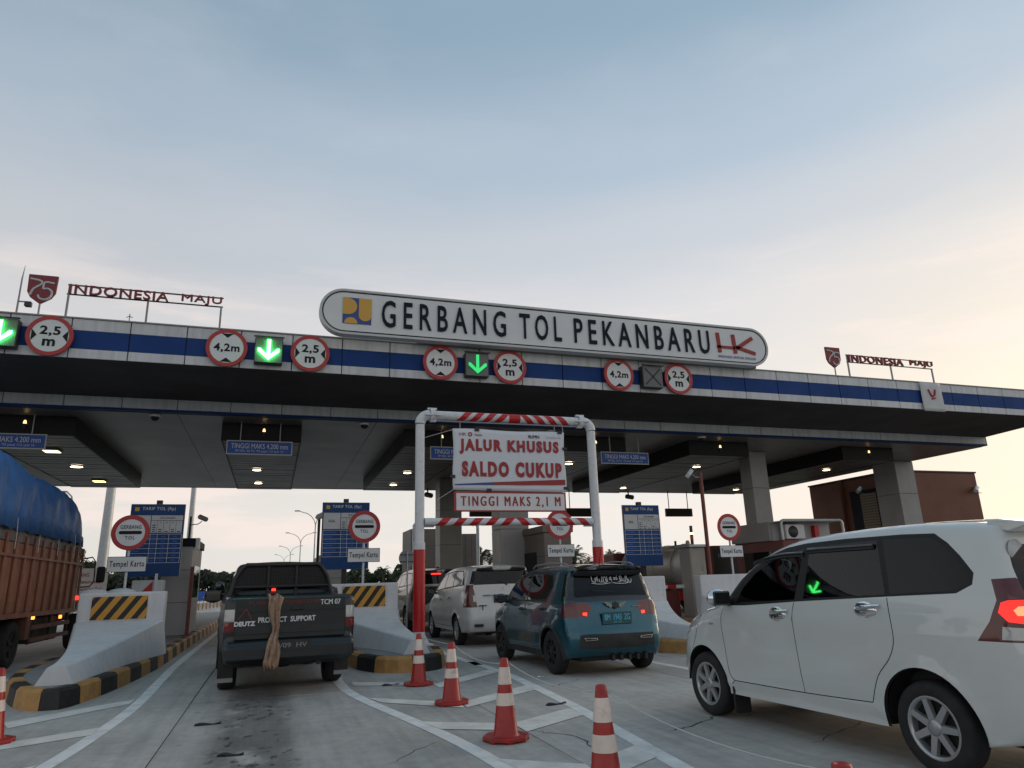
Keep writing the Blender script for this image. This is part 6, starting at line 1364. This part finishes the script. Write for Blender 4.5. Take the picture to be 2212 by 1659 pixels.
# tanker lorries in the far lane
mat('tank_steel', (.42, .41, .39), .38, .35, noise=(1.5, .15))
t = thing('tanker_truck', 'silver tank lorry behind the right tariff board', 'truck', (16.9, 27.0, 0))
mb_ = MB(); mb_.lathe([(.001, -.22), (.45, -.16), (.75, -.06), (.88, .03), (.90, .1), (.90, 4.6), (.75, 4.75), (.001, 4.8)], 36, (0, 0, 1.85), axis='y'); mb_.build('tank', 'tank_steel', t)
for y in (.1, 1.6, 3.1, 4.55): mb_ = MB(); mb_.lathe([(.903, -.03), (.925, -.03), (.925, .03), (.903, .03)], 36, (0, y, 1.85), axis='y', sharp=True); mb_.build('band', 'galv', t)
mb_ = MB(); mb_.box(-.8, .8, -.1, 6.8, .62, .95); mb_.build('chassis', 'booth_red', t); mb_ = MB(); mb_.box(-1.05, 1.05, 5.0, 6.8, .7, 2.6); mb_.build('cab', 'booth_red', t, bevel=.08, seg=2)
mb_ = MB(); mb_.box(-1.0, 1.0, -.25, -.12, .45, .75); mb_.build('bumper', 'stripe_red', t)
mb_ = MB(); mb_.tube([(-.1, .8, 2.74), (-.1, .8, 2.92)], .05, 8); mb_.build('valve', 'metal_dark', t)
for y in (.7, 1.9, 5.9):
    for x in (-.9, .9): wheel(t, x, y, .5, .28, .28, 5, 'dark_iron')
t = thing('tanker_truck', 'dark red tank lorry with black rear panel right of the silver tank', 'truck', (18.6, 26.0, 0))
mb_ = MB(); mb_.box(-1.2, 1.2, .03, 5.5, .8, 2.62); mb_.build('tank', 'booth_red', t, bevel=.2, seg=3)
mb_ = MB(); mb_.box(-1.12, 1.12, 0, .028, 1.0, 2.5); mb_.build('rear_panel', 'black_plastic', t)
txt('PERTAMINA', 'metal_grey', t, -.15, -.008, 2.18, 1.5, .17, .006)
mb_ = MB(); mb_.box(-1.1, 1.1, -.2, -.05, .5, .8); mb_.build('bumper', 'stripe_red', t)
for y in (.8, 2.0, 4.6):
    for x in (-.95, .95): wheel(t, x, y, .5, .28, .28, 5, 'dark_iron')

# ------------------------------------------------------------------ office building at right
t = thing('office_building', 'red-brown office building at right behind the big canopy column', 'building', (29.0, 27.0, 0))
mb_ = MB(); mb_.box(.0, 5.45, .0, 6.0, 0, 6.12); mb_.build('wall', 'brown_wall', t, bevel=.03)
mb_ = MB(); mb_.box(-.03, 5.5, -.03, 6.05, 6.12, 6.2); mb_.build('parapet', 'metal_dark', t)
g = grp('window', t)
mat('blind', (.24, .20, .13), .6)
mb_ = MB(); mb_.box(-.05, -.001, .9, 3.0, 2.0, 5.45); mb_.build('frame', 'text_darkblue', g)
for k in range(22): mb_ = MB(); mb_.box(-.066, -.052, 1.25, 2.3, 2.3+.135*k, 2.3+.135*k+.115); mb_.build('blind_slat', 'blind', g)
for y in (.5, 3.6): mb_ = MB(); mb_.box(-.20, -.001, y-.12, y+.12, 0, 6.1); mb_.build('pilaster', 'brown_wall', t)
mb_ = MB(); mb_.box(.4, .6, -.02, -.001, 0, 6.1); mb_.build('panel_joint', 'metal_dark', t)
for x, y, z, lb in ((28.7, 28.8, 5.45, 'on the left wall of the red-brown building'), (34.3, 26.8, 5.3, 'at the right corner of the red-brown building')):
    t = thing('wall_camera', 'pale camera ' + lb, 'camera', (x, y, z), group='cameras on the office building')
    mb_ = MB(); mb_.tube([(-.55, -.2, -.14), (-.05, .1, .08)], .12, 4); mb_.build('housing', 'sign_grey', t); mb_ = MB(); mb_.tube([(-.1, .05, -.05), (.0, .1, -.2), (.25, .15, -.2)], .02, 6); mb_.build('bracket', 'galv', t)

# ------------------------------------------------------------------ poles and lamps beyond
def high_mast(x, y, h, r, label):
    t = thing('high_mast', label, 'mast', (x, y, 0), group='pale high masts')
    mb_ = MB(); mb_.tube([(0, 0, 0), (0, 0, h)], [r, r*.6], 14); mb_.build('mast', 'galv', t)
    mb_ = MB(); mb_.lathe([(r*1.8, 0), (r*1.8, .06), (r*1.1, .08)], 14); mb_.build('flange', 'galv', t)
    mb_ = MB(); mb_.lathe([(r*.6, h-.6), (1.2, h-.5), (1.2, h-.3), (r*.6, h-.2)], 16); mb_.build('lamp_ring', 'metal_grey', t)
high_mast(-11.9, 60, 19, .40, 'thick pale mast left of the left GERBANG TOL sign'); high_mast(-7.6, 74, 19, .30, 'slimmer pale mast behind the left toll booth')
t = thing('street_lamp', 'single bent street lamp left of the thick mast', 'street lamp', (-14.3, 60, 0))
mb_ = MB(); mb_.tube([(0, 0, 0), (0, 0, 6.6), (.05, 0, 7.6), (-.15, 0, 8.5), (-.5, 0, 8.85)], [.11, .08, .07, .06, .05], 8); mb_.build('pole', 'galv', t); mb_ = MB(); mb_.box(-.95, -.45, -.12, .12, 8.80, 8.90); mb_.build('lamp_head', 'metal_grey', t, bevel=.03)
for k, (x, y) in enumerate(((4.7, 90), (4.3, 126), (3.6, 165), (2.9, 205))):
    t = thing('double_street_lamp', 'double-armed street lamp on the median, %s of four' % ('nearest', 'second', 'third', 'farthest')[k], 'street lamp', (x, y, 0), group='double street lamps along the highway')
    mb_ = MB(); mb_.tube([(0, 0, 0), (0, 0, 8.9)], [.11, .07], 8); mb_.build('pole', 'galv', t)
    for s in (-1, 1):
        mb_ = MB(); mb_.tube([(0, 0, 8.8), (s*.12, 0, 9.3), (s*.5, 0, 9.85), (s*1.0, 0, 10.2), (s*2.0, 0, 10.5)], [.06, .05, .05, .045, .045], 7); mb_.build('arm', 'galv', t)
        mb_ = MB(); mb_.box(s*2.2-.3, s*2.2+.3, -.1, .1, 10.45, 10.58); mb_.build('lamp_head', 'metal_grey', t)
t = thing('direction_sign', 'small far blue direction sign left of the pickup', 'road sign', (-5.5, 70, 0))
mb_ = MB(); mb_.box(-.9, .9, 0, .06, .68, 1.42); mb_.build('panel', 'sign_blue', t, bevel=.02)
for x in (-.5, .5): mb_ = MB(); mb_.box(x-.05, x+.05, .061, .12, 0, 1.4); mb_.build('post', 'galv', t)
for z, w_ in ((1.15, .5), (.93, .7)): mb_ = MB(); mb_.box(.2-w_/2, .2+w_/2, -.01, -.001, z-.03, z+.03); mb_.build('legend_bar', 'text_white', t)
t = thing('guard_rail', 'pale guard rail along the far road left of the pickup', 'guard rail', (-9, 64, 0))
pts = [(3.4, -3), (4.0, 2), (4.6, 10), (4.9, 25), (4.5, 60)]
mb_ = MB(); mb_.tube([(x, y, .55) for x, y in dense(pts, 6)], .12, 6, sx=.3); mb_.build('rail', 'galv', t)
for x, y in dense(pts, 4): mb_ = MB(); mb_.box(x-.06, x+.06, y-.06, y+.06, 0, .62); mb_.build('post', 'kerb_yellow', t)
for k, x in enumerate((-7.2, -6.6, -6.0)):
    mb_ = MB(); mb_.box(-.22, .22, -.2, .2, 0, .42); o = mb_.build('water_barrier', 'kerb_yellow' if k % 2 else 'sign_grey', None, bevel=.06); o.location = (x, 58, 0)
    tag(o, 'small %s block by the far road edge, %s of three' % (('pale', 'orange', 'pale')[k], ('left', 'middle', 'right')[k]), 'block', 'blocks at the far road edge')

# ------------------------------------------------------------------ trees
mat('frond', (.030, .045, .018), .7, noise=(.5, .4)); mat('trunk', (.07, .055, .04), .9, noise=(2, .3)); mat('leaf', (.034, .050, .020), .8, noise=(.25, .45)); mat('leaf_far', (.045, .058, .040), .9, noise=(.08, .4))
def palm_mesh(seed, h):
    rng = random.Random(seed); a = MB(); b = MB()
    a.tube([(0, 0, 0), (.1, 0, h*.5), (.05, .1, h*.72)], [.38, .32, .34], 8)
    for k in range(26):
        az = k*2.4+rng.uniform(-.2, .2); el = rng.uniform(-.35, 1.25); L = h*rng.uniform(.42, .56); pts = []
        for q in range(8):
            u = q/7; r = L*u*math.cos(el)*(1-.12*u); z = h*.72+L*(u*math.sin(el)-.55*u*u); pts.append(Vector((math.cos(az)*r+.05, math.sin(az)*r, z)))
        for q in range(1, 8):
            p, d = pts[q], (pts[q]-pts[q-1]).normalized(); sd_ = Vector((-math.sin(az), math.cos(az), 0))
            for s in (-1, 1):
                for e in (0, .5):
                    p2 = p-d*(L/7)*e; l = L*.17*(1-.55*abs(q/7-.45)*1.6); tip = p2+sd_*s*l*.8+d*l*.35+Vector((0, 0, -l*.45)); w_ = L*.022
                    b.add([p2-d*w_, p2+d*w_, tip], [(0, 1, 2)])
    return a, b
PALM = []
for i, hh in enumerate((8.6, 9.6, 7.6)):
    a, b = palm_mesh(i+1, hh); root = thing('oil_palm', 'x', 'palm tree', (0, 0, 0), group='oil palms on the far slope'); tr = a.build('trunk', 'trunk', root); cr_ = b.build('crown', 'frond', root); PALM.append((root, tr, cr_))
rng = random.Random(11); cnt = 0
spots = [(x, 150) for x in np.linspace(10, 30, 8)]+[(x, y) for x in np.linspace(37, 108, 17) for y in (148, 168)]
used = set()
for (x, y) in spots:
    x += rng.uniform(-1.5, 1.5); y += rng.uniform(-8, 8); k = cnt % 3; root, tr, cr_ = PALM[k]
    if k not in used: used.add(k); r = root
    else:
        r = root.copy(); col.objects.link(r)
        for q in (tr, cr_): c2 = q.copy(); col.objects.link(c2); c2.parent = r
    sc = rng.uniform(.85, 1.12)*(.62 if x < 33 else 1.0); r.location = (x, y, -.1 if x < 200 else 0); r.rotation_euler = (0, 0, rng.uniform(0, 6)); r.scale = (sc, sc, sc)
    r['label'] = 'small far oil palm between pickup and portal' if x < 33 else 'dark oil palm on the far slope behind the tariff board and portal'; cnt += 1
def leaf_mass(name, n, fx, m, size, label):
    rng = random.Random(len(name)+n); v = []; f = []
    for i in range(n):
        p, s = fx(rng); s *= size*rng.uniform(.6, 1.3); a = Vector((rng.gauss(0, 1), rng.gauss(0, 1), rng.gauss(0, .7))).normalized(); b = a.cross(Vector((rng.gauss(0, 1), rng.gauss(0, 1), rng.gauss(0, 1)))).normalized(); p = Vector(p)
        o_ = len(v); v += [p-a*s, p+b*s*.7, p+a*s, p-b*s*.7]; f.append((o_, o_+1, o_+2, o_+3))
    mb_ = MB(); mb_.add(v, f); o = mb_.build(name, m); return tag(o, label, 'trees', kind='stuff')
def ridge(x0, x1, y0, y1, h0, h1, sd_):
    def F(r):
        x = r.uniform(x0, x1); y = r.uniform(y0, y1); n = .5+.5*math.sin(x*.35+sd_)*math.sin(x*.13+1.7*sd_)+.35*math.sin(x*1.1+sd_*2); h = h0+(h1-h0)*max(0, min(1, n)); return (x, y, h*r.random()**.6), 1.
    return F
leaf_mass('far_wood', 15000, ridge(-150, 2, 285, 315, 7.0, 9.2, 1.), 'leaf_far', 1.0, 'dark far wood along the horizon at left')
leaf_mass('understorey', 16000, ridge(4, 190, 176, 192, 4.2, 6.8, 2.2), 'leaf', .7, 'dense green undergrowth below the far palms')
leaf_mass('low_scrub', 6000, ridge(-60, 40, 120, 140, .6, 1.6, .4), 'leaf', .35, 'low scrub along the far road')
def tree(x, y, h, label, seed):
    rng = random.Random(seed); t = thing('broadleaf_tree', label, 'tree', (x, y, -.1), group='broadleaf trees at left')
    mb_ = MB(); mb_.tube([(0, 0, 0), (.1, 0, h*.3), (0, .1, h*.6)], [.28, .2, .1], 8)
    for k in range(5): a = k*1.3; mb_.tube([(.05, 0, h*(.3+.05*k)), (math.cos(a)*h*.2, math.sin(a)*h*.2, h*(.5+.06*k))], [.09, .03], 6)
    mb_.build('trunk', 'trunk', t); v = []; f = []
    cl_2 = [(rng.gauss(0, h*.17), rng.gauss(0, h*.17), h*rng.uniform(.38, .88), h*rng.uniform(.10, .18)) for _ in range(16)]
    for i in range(2600):
        cx_, cy_, cz_, r = rng.choice(cl_2); d = Vector((rng.gauss(0, 1), rng.gauss(0, 1), rng.gauss(0, .8))).normalized()*r*rng.uniform(.6, 1.05); p = Vector((cx_, cy_, cz_))+d; s = .2
        a = Vector((rng.gauss(0, 1), rng.gauss(0, 1), rng.gauss(0, 1))).normalized(); b = a.orthogonal().normalized(); o_ = len(v); v += [p-a*s, p+b*s*.6, p+a*s, p-b*s*.6]; f.append((o_, o_+1, o_+2, o_+3))
    mb_ = MB(); mb_.add(v, f); mb_.build('crown', 'leaf', t)
tree(-31, 128, 9.5, 'leafy tree right above the truck mirror', 5); tree(-27.5, 132, 7.2, 'lower leafy tree behind the thick mast', 6); tree(-37, 122, 9, 'leafy tree hidden mostly by the truck tarpaulin', 7)
for i, (x, y, h) in enumerate(((-26, 40, 9), (-30, 24, 10), (-28, 8, 8.5), (-33, 58, 9))): tree(x, y, h, 'added roadside tree outside the picture left of the truck, number of rows %s from the front' % ('first', 'second', 'third', 'fourth')[i] if False else ('added unseen roadside tree beyond the truck lane, ' + ('by the booths', 'by the truck', 'nearest the camera', 'farthest along')[i]), 20+i)  # out-of-view trees added to fill the reflections from the left

# ------------------------------------------------------------------ cracks and scraps on the concrete
rng = random.Random(21)
def crack(pts, w):
    q = []
    for a, b in zip(pts, pts[1:]):
        for k in range(9): u = k/9; q.append((a[0]+(b[0]-a[0])*u+rng.uniform(-.03, .03), a[1]+(b[1]-a[1])*u+rng.uniform(-.03, .03)))
    q.append(pts[-1]); v = []; f = []
    for i, p in enumerate(q):
        d = (Vector(q[min(i+1, len(q)-1)])-Vector(q[max(i-1, 0)])).normalized(); n = Vector((-d.y, d.x))*w/2*rng.uniform(.2, 1.2); v += [(p[0]+n.x, p[1]+n.y, .0018), (p[0]-n.x, p[1]-n.y, .0018)]
    for i in range(len(q)-1): f.append((2*i, 2*i+1, 2*i+3, 2*i+2))
    m_ = MB(); m_.add(v, f); m_.build('crack', 'joint_dark', road)
crack([(3.62, 6.35), (4.0, 6.55), (4.6, 6.9)], .022); crack([(3.7, 9.6), (4.3, 10.1)], .016); crack([(-1.0, 10.6), (.1, 10.75), (1.0, 10.8)], .012); crack([(2.45, 7.0), (2.75, 6.6), (2.7, 5.9)], .016); crack([(.9, 6.2), (1.5, 6.9)], .010); crack([(4.4, 5.4), (5.4, 5.9), (6.2, 6.0)], .014)
def scrap(x, y, l, w, rz, m, label):
    n = 7; v = []; f = []
    for i in range(n):
        u = i/(n-1); ww = w*(.35+.65*math.sin(PI*min(1, u*.9+.08)))*rng.uniform(.75, 1.1); z = .012+.010*math.sin(u*7)
        v += [(l*(u-.5), -ww/2, z), (l*(u-.5), ww/2, z+.004), (l*(u-.5), ww/2, .003), (l*(u-.5), -ww/2, .003)]
    for i in range(n-1):
        for k in range(4): f.append((i*4+k, (i+1)*4+k, (i+1)*4+(k+1) % 4, i*4+(k+1) % 4))
    f += [(0, 1, 2, 3), tuple(range(4*n-1, 4*n-5, -1))]
    m_ = MB(); m_.add(v, f, True); o_ = m_.build('road_scrap', m); o_.location = (x, y, 0); o_.rotation_euler = (0, 0, rz); tag(o_, label, 'scrap', 'scraps lying on the road')
scrap(-.56, 8.9, .27, .075, .05, 'black_plastic', 'flat black rubber scrap left of the oil stain')
scrap(3.22, 8.25, .26, .08, .2, 'black_plastic', 'black rubber scrap on the right hatch line')
scrap(1.72, 10.95, .24, .09, .1, 'black_plastic', 'black scrap beside the farthest cone')
scrap(2.95, 9.4, .12, .05, .4, 'dirty_black', 'small dark chip behind the middle cone')
scrap(3.9, 10.6, .10, .05, .2, 'sign_white', 'small white litter behind the teal hatchback')
scrap(-.25, 7.2, .22, .06, -.2, 'black_plastic', 'black flake at the near end of the oil stain')
